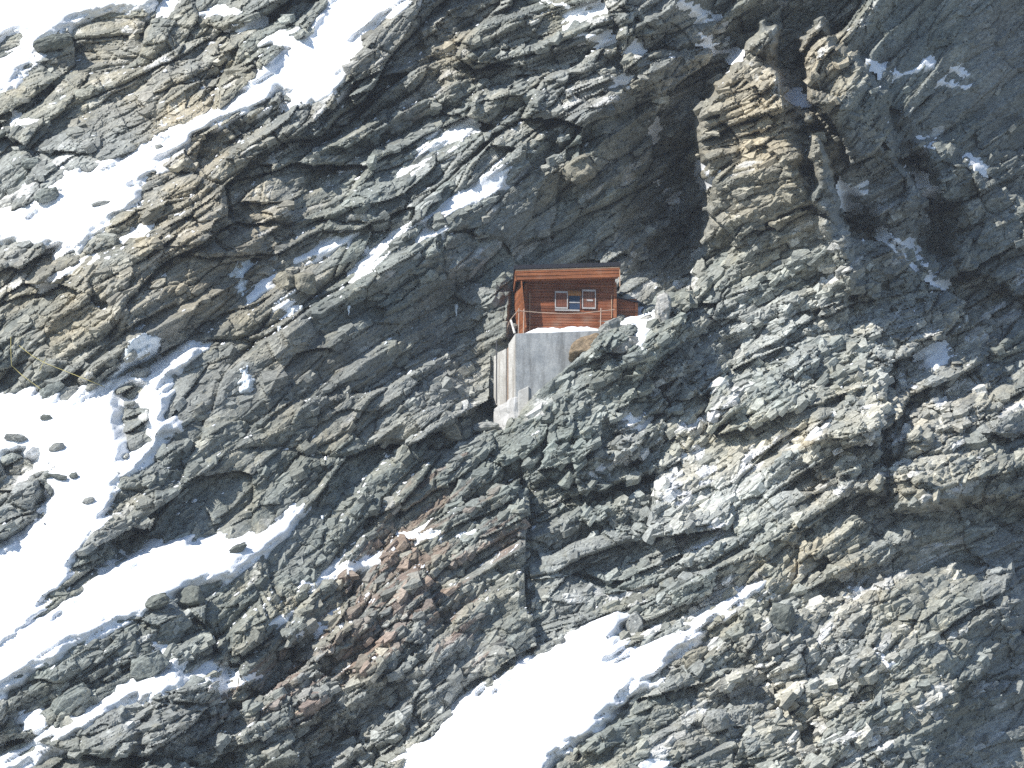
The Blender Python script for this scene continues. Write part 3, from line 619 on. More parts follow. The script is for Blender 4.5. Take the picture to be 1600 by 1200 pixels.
# ------------------------------------------------------------------ snow lying on the rock
DB1 = blur(D, 5); DB2 = blur(D, 14)
nsn = 0; FIELDS = []
for si, (nm, th, lb, poly) in enumerate(SNOW + ICE):
    P = np.array(poly, float); big = nm == 'snow_field'
    st = 2.6 if not big else 3.2
    x0, x1, y0, y1 = P[:, 0].min() - 14, P[:, 0].max() + 14, P[:, 1].min() - 14, P[:, 1].max() + 14
    x0, x1, y0, y1 = max(x0, -230), min(x1, 1830), max(y0, -120), min(y1, 1340)
    xs = np.arange(x0, x1, st); ys = np.arange(y0, y1, st)
    X, Y = np.meshgrid(xs, ys)
    xm, ym = (X - 800) / PXM, (600 - Y) / PXM; s, t = bedding(xm, ym)
    v = sdf(X.astype(np.float32), Y.astype(np.float32), poly)
    if big: v = v + fbm(s / 1.1, t / .34, 300 + si, 4) * 8.0 + fbm(xm / .35, ym / .35, 340 + si, 2) * 1.5 + 4.5
    else: v = v + fbm(s / 1.0, t / .14, 300 + si, 3) * 4.6
    for hp in HOLES:
        if big: v = np.minimum(v, -sdf(X.astype(np.float32), Y.astype(np.float32), hp) * 1.0 + fbm(s / .6, t / .2, 600, 3) * 3)
    w = 16.0 if big else 6.0
    h = th * np.clip(v / w, -2.0, 1.0)
    dr = dsample(D, X, Y); k = sstep(4, 30, v) if big else np.zeros_like(v)
    dsm = dsample(DB1, X, Y) * (1 - k) + dsample(DB2, X, Y) * k
    ds = np.minimum(dsm - h - (.11 if big else .05) * fbm(xm / 1.5, ym / 1.1, 400 + si, 4), dr + .9)
    if not big: ds = np.where(v > 1.0, np.minimum(ds, dr - .03 - .3 * th), ds)
    if nm == 'frozen_waterfall': ds = np.where(v > 0, ds - .12 * np.abs(fbm(xm / .12, ym / .9, 500 + si, 3)), ds)
    if big: FIELDS.append((xs, ys, np.where(v > 2, ds, 1e3)))
    keepv = (ds < dr + .12) & (v > -10)
    ii = np.arange(X.size).reshape(X.shape)
    qq = np.stack([ii[1:, :-1], ii[1:, 1:], ii[:-1, 1:], ii[:-1, :-1]], -1).reshape(-1, 4)
    kf = keepv.ravel()[qq].any(1); qq = qq[kf]
    if not len(qq): log('EMPTY snow', si); continue
    used = np.zeros(X.size, bool); used[qq.ravel()] = True; rm = np.cumsum(used) - 1
    o = mesh_np(nm, Wn(X, Y, ds).reshape(-1, 3)[used], rm[qq], M_ICE if nm == 'frozen_waterfall' else M_SNOW, True)
    ic = nm == 'frozen_waterfall'; tag(o, lb, 'ice' if ic else 'snow', 'ice in the gullies' if ic else 'snow fields and couloirs' if big else 'snow patches on the rocks'); nsn += len(qq) * 2
log('snow tris', nsn)

def surface_d(px, py):
    d = float(dsample(D, px, py))
    for xs, ys, ds in FIELDS:
        i, j = int(round((px - xs[0]) / (xs[1] - xs[0]))), int(round((py - ys[0]) / (ys[1] - ys[0])))
        if 0 <= i < len(xs) and 0 <= j < len(ys): d = min(d, float(ds[j, i]))
    return d
# wind-blown specks of snow caught on ledges, too many to count
gyl = np.gradient(blur(D, 1), axis=0) / np.gradient(YM, axis=0)
rs = np.random.default_rng(77); cand = []
SPECK = [(400, 720, 130, .9), (520, 730, 90, .9), (350, 260, 150, .35), (650, 320, 150, .5), (250, 200, 150, .35), (560, 900, 160, .7), (900, 100, 120, .5), (1430, 600, 80, .5), (330, 1010, 130, .6),
         (120, 340, 110, .7), (1480, 280, 90, .4), (1000, 560, 60, .5), (750, 400, 80, .5), (160, 880, 120, .8), (1330, 1040, 120, .25), (720, 830, 90, .6), (480, 500, 120, .4)]
while len(cand) < 1700:
    x = rs.uniform(-20, 1620, 20000); y = rs.uniform(-20, 1220, 20000); w = np.full(20000, .03)
    for bx, by, r, a in SPECK: w += a * np.exp(-((x - bx) ** 2 + (y - by) ** 2) / (2 * r * r))
    w *= sstep(.1, .6, .5 + .6 * dsample(nA, x, y)) * sstep(1.4, 2.6, dsample(gyl, x, y)); w *= (sdf(x.astype(np.float32), y.astype(np.float32), HUT_CARVE) < -10)
    ok = rs.uniform(0, 1, 20000) < w; cand += list(zip(x[ok], y[ok]))
ca = np.array(cand[:1700]); n = len(ca); ang = bed_angle(ca[:, 0], ca[:, 1]) + rs.normal(0, .25, n)
ln = (.07 + .36 * rs.uniform(0, 1, n) ** 3)
es = np.cos(ang)[:, None] * Rv + np.sin(ang)[:, None] * Uv + rs.normal(0, .2, (n, 1)) * Fv
nn = np.array([0, 0, 1.0]) + rs.normal(0, .25, (n, 3)) - .5 * Fv; nn -= (nn * es).sum(1)[:, None] * es / (es * es).sum(1)[:, None]; nn /= np.linalg.norm(nn, axis=1)[:, None]
ey = np.cross(nn, es); C_ = Wn(ca[:, 0], ca[:, 1], dsample(blur(D, 1), ca[:, 0], ca[:, 1]))
VV = []; FF = []; base = 0; pick = rs.integers(0, len(PL), n)
for k, (pv, pf) in enumerate(PL):
    ids = np.nonzero(pick == k)[0]
    v = C_[ids][:, None] + pv[None, :, :1] * (es * ln[:, None])[ids][:, None] + pv[None, :, 1:2] * (ey * ln[:, None] * .6)[ids][:, None] + pv[None, :, 2:] * (nn * (.03 + ln[:, None] * .14))[ids][:, None]
    VV.append(v.reshape(-1, 3)); FF.append((pf[None] + (base + np.arange(len(ids)) * len(pv))[:, None, None]).reshape(-1, 3)); base += len(ids) * len(pv)
o = mesh_np('snow_dusting', np.concatenate(VV), np.concatenate(FF), M_SNOW, True); tag(o, 'tiny specks of snow caught on the rock ledges', 'snow', kind='stuff')

# ------------------------------------------------------------------ wooden hut on its concrete foundation
def wood(name, c0, c1, rough=.7):
    m, nt, b = new_mat(name)
    tc = nt.nodes.new('ShaderNodeTexCoord')
    mp = nt.nodes.new('ShaderNodeMapping'); mp.inputs['Scale'].default_value = (1.0, 1.0, 9.0); nt.links.new(tc.outputs['Object'], mp.inputs[0])
    nz = nd(nt, 'ShaderNodeTexNoise', Scale=2.2, Detail=8.0, Roughness=.65); nt.links.new(mp.outputs[0], nz.inputs['Vector'])
    ng = nd(nt, 'ShaderNodeTexNoise', Scale=1.1, Detail=4.0); nt.links.new(tc.outputs['Object'], ng.inputs['Vector'])
    c = mixc(nt, c0, c1, ramp(nt, nz.outputs[0], [(.3, 0.0), (.7, 1.0)]))
    c = mixc(nt, c, ramp(nt, ng.outputs[0], [(.3, .7), (.65, 1.15)]), 1.0, 'MULTIPLY')
    mq = nt.nodes.new('ShaderNodeMapping'); mq.inputs['Scale'].default_value = (.25, .25, 7.2); nt.links.new(tc.outputs['Object'], mq.inputs[0])
    nq = nd(nt, 'ShaderNodeTexNoise', Scale=1.0, Detail=2.0); nt.links.new(mq.outputs[0], nq.inputs['Vector'])
    c = mixc(nt, c, ramp(nt, nq.outputs[0], [(.35, .62), (.5, 1.0), (.66, 1.3)]), 1.0, 'MULTIPLY')
    c = mixc(nt, c, (.22, .17, .13), ramp(nt, ng.outputs[0], [(.52, 0.0), (.75, .5)]))
    nt.links.new(c, b.inputs['Base Color']); b.inputs['Roughness'].default_value = rough
    bp = nd(nt, 'ShaderNodeBump', Strength=.4, Distance=.01); nt.links.new(nz.outputs[0], bp.inputs['Height']); nt.links.new(bp.outputs[0], b.inputs['Normal'])
    return m
def plain(name, c, rough=.6, metal=0.0, sc=6.0):
    m, nt, b = new_mat(name)
    geo = nt.nodes.new('ShaderNodeNewGeometry'); nz = nd(nt, 'ShaderNodeTexNoise', Scale=sc, Detail=5.0); nt.links.new(geo.outputs['Position'], nz.inputs['Vector'])
    cc = mixc(nt, c, ramp(nt, nz.outputs[0], [(.3, .72), (.7, 1.2)]), 1.0, 'MULTIPLY'); nt.links.new(cc, b.inputs['Base Color'])
    b.inputs['Roughness'].default_value = rough; b.inputs['Metallic'].default_value = metal
    return m
def concrete_material(name, c0, c1, tint):
    m, nt, b = new_mat(name)
    tc = nt.nodes.new('ShaderNodeTexCoord')
    mp = nt.nodes.new('ShaderNodeMapping'); mp.inputs['Scale'].default_value = (1.5, 1.5, .25); nt.links.new(tc.outputs['Object'], mp.inputs[0])
    nz = nd(nt, 'ShaderNodeTexNoise', Scale=1.6, Detail=6.0, Roughness=.6); nt.links.new(mp.outputs[0], nz.inputs['Vector'])
    nl = nd(nt, 'ShaderNodeTexNoise', Scale=1.1, Detail=7.0, Roughness=.65); nt.links.new(tc.outputs['Object'], nl.inputs['Vector'])
    nf = nd(nt, 'ShaderNodeTexNoise', Scale=14.0, Detail=5.0); nt.links.new(tc.outputs['Object'], nf.inputs['Vector'])
    c = mixc(nt, c0, c1, ramp(nt, nl.outputs[0], [(.33, 0.0), (.66, 1.0)]))
    c = mixc(nt, c, tint, ramp(nt, nz.outputs[0], [(.48, 0.0), (.66, .85)]))
    c = mixc(nt, c, ramp(nt, nf.outputs[0], [(.3, .85), (.7, 1.12)]), 1.0, 'MULTIPLY')
    nt.links.new(c, b.inputs['Base Color']); b.inputs['Roughness'].default_value = .9
    bp = nd(nt, 'ShaderNodeBump', Strength=.5, Distance=.02); nt.links.new(nf.outputs[0], bp.inputs['Height']); nt.links.new(bp.outputs[0], b.inputs['Normal'])
    return m
M_WALL = wood('wall_planks', (.15, .049, .023), (.27, .090, .037)); M_FASCIA = wood('fascia_boards', (.20, .068, .028), (.30, .112, .046))  # wall planks a darker brown than the fascia boards
M_TRIM = plain('weathered_trim', (.42, .28, .18)); M_DARKROOF = plain('dark_roofing', (.022, .022, .028), .55)
M_GREYW = plain('grey_paint', (.36, .35, .34)); M_SHUT = wood('shutter_boards', (.10, .035, .02), (.19, .075, .045))
M_FRAME = wood('window_frame_wood', (.26, .11, .035), (.36, .17, .055)); M_GLASS = plain('window_glass', (.02, .035, .06), .08)
M_BLUE = plain('blue_panel', (.025, .045, .085), .5); M_CONC_SHADE = concrete_material('concrete', (.20, .215, .225), (.38, .39, .385), (.15, .155, .155))  # front concrete coloured darker to deepen its shade
M_CONC_LIT = concrete_material('concrete_lit_side', (.36, .35, .32), (.52, .51, .48), (.27, .25, .22)); M_FOOT = concrete_material('mortar_footing', (.44, .435, .42), (.54, .535, .52), (.36, .355, .34))  # paler copy of the concrete: sunlight on the left side put into the colour
M_STAIN = plain('rust_stained_concrete', (.25, .18, .13), .9); M_POLE = plain('pale_pole', (.62, .60, .55)); M_CABLE = plain('rail_rope', (.40, .30, .23)); M_STEEL = plain('dark_steel', (.06, .06, .065), .5, .6)

class MB:
    def __init__(s): s.v = []; s.f = []
    def add(s, v, f):
        b = len(s.v); s.v += [tuple(p) for p in v]; s.f += [tuple(i + b for i in q_) for q_ in f]; return s
    def box(s, x0, x1, y0, y1, z0, z1, sh=(0, 0, 0)):
        """sh: lift of the right end (z per metre of x)"""
        P = [(x, y, z + sh[0] * x) for z in (z0, z1) for x, y in ((x0, y0), (x1, y0), (x1, y1), (x0, y1))]
        return s.add(P, [(3, 2, 1, 0), (4, 5, 6, 7), (0, 1, 5, 4), (1, 2, 6, 5), (2, 3, 7, 6), (3, 0, 4, 7)])
    def prism(s, plan, z0, z1):
        n = len(plan); z0 = z0 if hasattr(z0, '__len__') else [z0] * n; z1 = z1 if hasattr(z1, '__len__') else [z1] * n
        P = [(p[0], p[1], z) for p, z in zip(plan, z0)] + [(p[0], p[1], z) for p, z in zip(plan, z1)]
        return s.add(P, [tuple(range(n))[::-1], tuple(range(n, 2 * n))] + [(i, (i + 1) % n, n + (i + 1) % n, n + i) for i in range(n)])
    def tube(s, pts, r, k=6):
        pts = [Vector(p) for p in pts]; rr = r if hasattr(r, '__len__') else [r] * len(pts); ring = []
        b = len(s.v)
        for i, p in enumerate(pts):
            t = (pts[min(i + 1, len(pts) - 1)] - pts[max(i - 1, 0)]).normalized()
            a = t.cross(Vector((.3, 1, .2))).normalized(); c = t.cross(a)
            for j in range(k):
                an = 6.2832 * j / k; s.v.append(tuple(p + (a * math.cos(an) + c * math.sin(an)) * rr[i]))
        for i in range(len(pts) - 1):
            for j in range(k): s.f.append((b + i * k + j, b + i * k + (j + 1) % k, b + (i + 1) * k + (j + 1) % k, b + (i + 1) * k + j))
        s.f.append(tuple(b + j for j in range(k))[::-1]); s.f.append(tuple(b + (len(pts) - 1) * k + j for j in range(k)))
        return s
    def build(s, name, mat, parent=None, bevel=0.0, smooth=False):
        me = bpy.data.meshes.new(name); me.from_pydata(s.v, [], s.f)
        bm = bmesh.new(); bm.from_mesh(me); bmesh.ops.recalc_face_normals(bm, faces=bm.faces[:])
        if bevel: bmesh.ops.bevel(bm, geom=bm.edges[:], offset=bevel, segments=1, affect='EDGES', clamp_overlap=True)
        if smooth:
            for f in bm.faces: f.smooth = True
        bm.to_mesh(me); bm.free()
        if mat: me.materials.append(mat)
        return link(bpy.data.objects.new(name, me), parent)
def empty(name, loc, rz=0.0):
    o = bpy.data.objects.new(name, None); o.location = loc; o.rotation_euler = (0, 0, rz); o.empty_display_size = .3; return link(o)
YAW = math.radians(5.0)
hut = empty('mountain_hut', W(821, 514, HUT_D), YAW)
tag(hut, 'small reddish brown wooden hut with dark roof on a concrete foundation', 'hut')
SH = .05
# front wall of horizontal planks
HW, HH = 4.30, 2.5
r_ = np.random.default_rng(5)
mb = MB(); z = -.35; holes = (1.42, 3.32, .98, 1.92)
while z < HH:
    hgt = .135 + r_.uniform(-.01, .012); y0 = r_.uniform(-.012, .006)
    mb.box(0, HW, y0, .08, z, min(z + hgt - .014, HH + .1)); z += hgt
mb.build('front_wall', M_WALL, hut, .004)
MB().box(.02, HW - .02, .07, .12, -.36, HH).build('wall_backing', M_SHUT, hut)
# left wall, flared at its foot, vertical boards
mb = MB(); nbd = 12
for i in range(nbd):
    f0, f1 = i / nbd, (i + .93) / nbd
    tp = lambda f: Vector((-.28 - .07 * f, -.72 + 3.3 * f, 2.2)); bt = lambda f: Vector((-.05 - .57 * f, -.72 + 3.3 * f, -.15 - .5 * f))
    a, b, c, d = bt(f0), bt(f1), tp(f1), tp(f0); off = Vector((.05, 0, 0)); o2 = Vector((r_.uniform(-.008, .008), 0, 0))
    mb.add([a + o2, b + o2, c + o2, d + o2, a + off, b + off, c + off, d + off], [(0, 1, 2, 3), (7, 6, 5, 4), (0, 4, 5, 1), (1, 5, 6, 2), (2, 6, 7, 3), (3, 7, 4, 0)])
mb.build('side_wall', M_FASCIA, hut)
MB().box(HW - .02, HW + .04, .02, 2.6, -.4, 2.35).build('right_wall', M_WALL, hut)
MB().box(.1, HW, 2.5, 2.6, -.4, 2.3).build('back_wall', M_WALL, hut)
# corner posts and pale trim
MB().box(-.07, .07, -.05, .06, -.4, 2.2).build('corner_post', M_FASCIA, hut, .01)
MB().box(HW - .08, HW + .06, -.05, .06, -.3, 2.35).build('corner_post', M_FASCIA, hut, .01)
MB().box(.19, .225, -.045, -.014, -.3, 1.75).build('trim_strip', M_TRIM, hut)
MB().box(HW - .20, HW - .17, -.045, -.014, .6, 1.75).build('trim_strip', M_TRIM, hut)
# roof: slab, fascia, soffit, left barge board
roof = MB().prism([(-.62, -.86), (HW + .18, -.86), (HW + .12, 2.9), (-.40, 2.9)], [2.70, 2.70 + SH * 5.2, 2.42 + SH * 5.2, 2.42], [2.90, 2.90 + SH * 5.2, 2.62 + SH * 5.2, 2.62]).build('roof', M_DARKROOF, hut, .01)
mb = MB()
for k in range(3): mb.prism([(-.55, -.80 + .02 * k), (HW + .13, -.80 + .02 * k), (HW + .13, -.76 + .02 * k), (-.55, -.76 + .02 * k)], [2.695 - .165 * (k + 1) + .008, 2.695 - .165 * (k + 1) + .008 + SH * 5] + [2.695 - .165 * (k + 1) + .008 + SH * 5, 2.695 - .165 * (k + 1) + .008], [2.695 - .165 * k, 2.695 - .165 * k + SH * 5, 2.695 - .165 * k + SH * 5, 2.695 - .165 * k])
mb.build('fascia', M_FASCIA, roof, .006)
MB().prism([(-.54, -.815), (HW + .12, -.815), (HW + .12, -.803), (-.54, -.803)], [2.64, 2.64 + SH * 5, 2.64 + SH * 5, 2.64], [2.69, 2.69 + SH * 5, 2.69 + SH * 5, 2.69]).build('drip_edge', M_TRIM, roof)
MB().prism([(-.5, -.72), (HW + .1, -.72), (HW + .1, -.01), (-.5, -.01)], [2.22, 2.22 + SH * 5, 2.28 + SH * 5, 2.28], [2.25, 2.25 + SH * 5, 2.31 + SH * 5, 2.31]).build('soffit', M_FASCIA, roof)
MB().prism([(-.56, -.78), (-.50, -.78), (-.30, 2.7), (-.36, 2.7)], [2.16, 2.16, 2.2, 2.2], [2.70, 2.70, 2.42, 2.42]).build('barge_board', M_FASCIA, roof)
MB().box(HW + .115, HW + .15, -.84, -.72, 1.98, 2.80).build('end_board', M_TRIM, roof)
# window with two open shutters
win = MB().box(2.02, 2.66, -.05, -.013, 1.66, 1.90).build('window', M_FRAME, hut)
for a in ((2.02, 2.08, 1.00, 1.655), (2.60, 2.66, 1.00, 1.655)): MB().box(a[0], a[1], -.05, -.013, a[2], a[3]).build('frame', M_SHUT, win)
MB().box(2.085, 2.595, -.05, -.013, 1.30, 1.35).build('crossbar', M_GREYW, win)
MB().box(2.085, 2.595, -.025, -.014, 1.355, 1.655).build('pane', M_GLASS, win); MB().box(2.085, 2.595, -.027, -.014, 1.00, 1.295).build('pane', M_BLUE, win)
MB().box(1.40, 2.58, -.09, -.014, .90, .97).build('sill', M_GREYW, win, .006)
for sx, zz, wdt in ((1.42, (1.0, 1.86), .58), (2.72, (1.02, 1.96), .62)):
    mb = MB(); nbs = 5
    for i in range(nbs): mb.box(sx + wdt * i / nbs, sx + wdt * (i + .93) / nbs, -.07, -.045, zz[0], zz[1])
    sh_ = mb.build('shutter', M_SHUT, hut)
    MB().box(sx - .015, sx + wdt + .015, -.095, -.072, zz[1] - .09, zz[1] + .0).build('rail', M_GREYW, sh_)
    MB().box(sx - .015, sx + wdt + .015, -.095, -.072, zz[0], zz[0] + .075).build('rail', M_GREYW, sh_)
    MB().box(sx - .02, sx + .025, -.093, -.0715, zz[0] + .078, zz[1] - .093).build('stile', M_GREYW, sh_)
    MB().box(sx + wdt - .025, sx + wdt + .02, -.093, -.0715, zz[0] + .078, zz[1] - .093).build('stile', M_GREYW, sh_)
    if sx > 2: MB().prism([(sx + .2, -.092), (sx + .5, -.092), (sx + .5, -.072), (sx + .2, -.072)], 1.40, 1.48).build('cloth_patch', M_GREYW, sh_)
# lean-to annex on the right
ann = empty('hut_annex', hut.matrix_basis @ Vector((HW + .06, .55, 0)), YAW)
tag(ann, 'low wooden annex against the right end of the hut', 'annex')
mb = MB(); z = -.6
while z < 1.62: mb.box(0, 1.02, r_.uniform(-.01, .01), .08, z, z + .15); z += .165
mb.build('plank_wall', M_WALL, ann, .004)
MB().prism([(-.03, -.1), (1.1, -.1), (1.1, 1.5), (-.03, 1.5)], [1.72, 1.50, 1.50, 1.72], [1.78, 1.56, 1.56, 1.78]).build('roof', M_DARKROOF, ann)
MB().box(1.0, 1.06, -.02, 1.4, -.6, 1.50).build('side_wall', M_WALL, ann); MB().box(.93, 1.07, -.05, -.012, -.5, 1.5).build('corner_post', M_FASCIA, ann)
MB().box(0, .98, -.03, -.012, .72, .77).build('trim_strip', M_TRIM, ann)
# concrete foundation
fnd = empty('concrete_foundation', W(806, 521, HUT_D - 1.5), 0)
tag(fnd, 'tall weathered grey concrete foundation wall carrying the hut', 'foundation')
fa = Vector((math.cos(YAW), math.sin(YAW))); fb = Vector((-.53, .85))
def pl2(u_, v_, back=.0): return (fa * u_ + fb * v_ + Vector((.85, .53)) * back)
tilt = .045
MB().prism([pl2(0, 0), pl2(4.3, 0), pl2(4.3, 0) + Vector((0, 1.9)), pl2(0, 0) + Vector((.4, 1.9))], -4.9, [0, .05 + tilt * 4.3, .05 + tilt * 4.3, 0]).build('front_wall', M_CONC_SHADE, fnd, .03)
LEN = 2.15
def side(u0, u1, back, z0, zt0, zt1, name, mat, bev=.012):
    a, b = pl2(0, u0, back), pl2(0, u1, back); c, d = pl2(0, u1, back + .5), pl2(0, u0, back + .5)
    return MB().prism([a, b, c, d], z0, [zt0, zt1, zt1, zt0]).build(name, mat, fnd, bev)
side(.0, .62, -.03, -3.25, -.01, -.40, 'pilaster', M_CONC_LIT); side(.625, .85, .05, -3.2, -.42, -.56, 'stained_channel', M_STAIN); side(.855, 1.60, -.03, -3.3, -.58, -.64, 'pilaster', M_CONC_LIT)
side(1.605, 2.15, .10, -3.1, -.66, -.70, 'side_wall', M_CONC_LIT)
ft = side(-.03, 1.85, -.14, -4.7, -3.05, -3.35, 'footing', M_FOOT, .06)
bm = bmesh.new(); bm.from_mesh(ft.data); bmesh.ops.triangulate(bm, faces=bm.faces[:]); bmesh.ops.subdivide_edges(bm, edges=bm.edges[:], cuts=6, use_grid_fill=True)
for v in bm.verts: v.co += v.normal * .09 * mnoise.noise(v.co * 2.2) + Vector((.05 * mnoise.noise(v.co * 3 + Vector((9, 0, 0))), 0, .12 * mnoise.noise(v.co * 2.5)))
bm.to_mesh(ft.data); bm.free()
MB().prism([pl2(.12, 0) + Vector((0, -.12)), pl2(.62, 0) + Vector((0, -.12)), pl2(.62, 0) + Vector((0, .2)), pl2(.12, 0) + Vector((0, .2))], -4.0, [-2.8, -2.55, -2.55, -2.8]).build('footing', M_CONC_LIT, fnd, .03)
MB().tube([Vector((*pl2(0, 1.64, -.05), z_)) for z_ in (.25, -.8, -2.0, -3.1)], .03).build('pipe', M_STEEL, fnd)
# railing of posts and a rope
rail = empty('rope_railing', fnd.location.copy(), 0); tag(rail, 'thin rope railing on slim posts along the platform edge before the hut', 'railing')
for u_, v_, hgt, mt in ((.12, .05, 1.25, M_CABLE), (.36, -.05, 1.2, M_CABLE), (4.02, -.1, 1.15, M_CABLE)):
    p = Vector((*pl2(u_, 0), 0)) + Vector((0, .12, u_ * tilt)); MB().tube([p, p + Vector((.03, 0, hgt))], .026).build('post', mt, rail)
pr = [(.12, 1.12), (1.2, 1.0), (2.4, .92), (3.3, .93), (4.02, 1.0), (4.7, 1.06)]
MB().tube([Vector((*pl2(a_, 0), b_ + a_ * tilt)) + Vector((0, .1, 0)) for a_, b_ in pr], .02).build('rope', M_CABLE, rail)
MB().tube([Vector((*pl2(.12, 0), 1.14)), Vector((*pl2(0, .5), .75)), Vector((*pl2(0, .95), .2))], .022).build('rope', M_CABLE, rail)
pb = Vector((*pl2(0, .1), .05)); o = MB().tube([pb + Vector((.0, .1, 0)) + fnd.location, pb + Vector((-.18, .3, .68)) + fnd.location], [.06, .055], 8).build('pole', M_POLE)
tag(o, 'short white pole leaning at the left corner of the platform', 'pole')
# snow bank on the platform
def snow_bank(name, root_loc, u0, u1, v0, v1, top, label):
    nu, nv = 60, 14; Vs = []; Fs = []
    for j in range(nv + 1):
        for i in range(nu + 1):
            a, b = i / nu, j / nv
            p = pl2(u0 + (u1 - u0) * a, 0) + Vector((0, v0 + (v1 - v0) * b))
            e = max(0, min(1, min(a, 1 - a) * 6)) ** .6 * min(1, .25 + b * 3.0) * (1 if 0 < b else 0)
            hh = top * e * (1 + .35 * mnoise.noise(Vector((p.x * 1.7, p.y * 2, 3))) + .15 * mnoise.noise(Vector((p.x * 6, p.y * 5, 1))))
            Vs.append((p.x + root_loc.x, p.y + root_loc.y, root_loc.z + tilt * (u0 + (u1 - u0) * a) + .01 + hh))
    for j in range(nv):
        for i in range(nu): k = j * (nu + 1) + i; Fs.append((k, k + 1, k + nu + 2, k + nu + 1))
    o = mesh_np(name, np.array(Vs), np.array(Fs), M_SNOW, True); tag(o, label, 'snow'); return o
snow_bank('snow_bank', fnd.location, .40, 4.25, .02, 1.3, .30, 'bank of white snow on the platform at the foot of the hut wall')
log('hut')

# ------------------------------------------------------------------ single boulders
def boulder(px, py, wpx, hpx, deep, seed, col, label, lift=.0, rot=0.0, n=16, flat=.0, name='boulder', group=None):
    r = np.random.default_rng(seed); pts = []
    while len(pts) < n * 2:
        p = r.uniform(-1, 1, 3)
        if 0.62 < (np.abs(p) ** 3.2).sum() < 1.15: pts.append(p)
    P = np.array(pts); w, h = wpx / PXM / 2, hpx / PXM / 2; ca, sa = math.cos(rot), math.sin(rot)
    P = P / np.abs(P).max(0)
    x, z = P[:, 0] * w, P[:, 2] * h; Q = np.stack([x * ca - z * sa, P[:, 1] * deep / 2, x * sa + z * ca], -1)
    vv, ff = hull_points(Q.tolist())
    me = bpy.data.meshes.new(name); me.from_pydata(vv.tolist(), [], ff.tolist())
    bm = bmesh.new(); bm.from_mesh(me)
    bmesh.ops.dissolve_limit(bm, angle_limit=math.radians(12), verts=bm.verts[:], edges=bm.edges[:])
    bmesh.ops.bevel(bm, geom=bm.edges[:], offset=.02, segments=1, affect='EDGES', clamp_overlap=True)
    bmesh.ops.triangulate(bm, faces=bm.faces[:])
    bmesh.ops.subdivide_edges(bm, edges=bm.edges[:], cuts=4, use_grid_fill=True)
    nb_ = Vector((-math.sin(rot), .25, math.cos(rot))); lay = r.uniform(-.09, .07, 64); per_ = max(.09, h * .28)
    for v in bm.verts:
        k_ = v.co.dot(nb_) / per_ + .35 * mnoise.noise(v.co * 2 + Vector((0, seed, 0))); lat = v.co - nb_ * v.co.dot(nb_)
        v.co += lat * float(lay[int(math.floor(k_)) % 64]) * 1.6
    for v in bm.verts:
        q_ = v.co * 1.7 + Vector((seed, 0, 0)); v.co += v.normal * (.05 * mnoise.noise(q_ * 1.6) + .03 * mnoise.noise(q_ * 4))
    bmesh.ops.recalc_face_normals(bm, faces=bm.faces[:])
    bm.to_mesh(me); bm.free(); me.materials.append(M_PIECE)
    o = bpy.data.objects.new(name, me); d0 = float(dsample(D, px, py)); d = surface_d(px, py); lift = lift if d > d0 - .05 else .12 * deep + .04
    o.location = W(px, py, d - lift); o.color = (*col, 1); link(o)
    tag(o, label, 'rock', group); return o
GREY = (.27, .275, .255); GRN = (.205, .222, .203); OCH = (.36, .29, .18); BRN = (.27, .20, .12); PALE = (.38, .37, .34); DRK = (.15, .16, .14)
OC2 = (.25, .235, .185)
# the brown boulder against the foundation: flat top, undercut front
bp_ = [(893,538,-.5),(905,527,.2),(934,520,.3),(943,527,.2),(941,541,-.35),(922,547,-.6),(901,549,-.65),(889,552,-.45),(888,568,.5),(900,577,.8),(925,565,.6),(938,552,.3),(900,560,1.3),(936,534,1.3),(915,530,1.2)]
bc = W(915, 548, HUT_D - 1.8); vv, ff = hull_points([(W(a, b_, HUT_D - 1.8 + c) - bc)[:] for a, b_, c in bp_])
me = bpy.data.meshes.new('boulder'); me.from_pydata(vv.tolist(), [], ff.tolist()); bm = bmesh.new(); bm.from_mesh(me)
bmesh.ops.dissolve_limit(bm, angle_limit=math.radians(9), verts=bm.verts[:], edges=bm.edges[:])
bmesh.ops.bevel(bm, geom=bm.edges[:], offset=.04, segments=1, affect='EDGES', clamp_overlap=True); bmesh.ops.triangulate(bm, faces=bm.faces[:]); bmesh.ops.subdivide_edges(bm, edges=bm.edges[:], cuts=3, use_grid_fill=True)
for v in bm.verts: v.co += v.normal * (.05 * mnoise.noise(v.co * 2.3) + .035 * mnoise.noise(v.co * 6))
bm.to_mesh(me); bm.free(); me.materials.append(M_PIECE); o = bpy.data.objects.new('boulder', me); o.location = bc; o.color = (.24, .18, .115, 1); link(o)
tag(o, 'large brown boulder resting against the concrete foundation', 'rock')
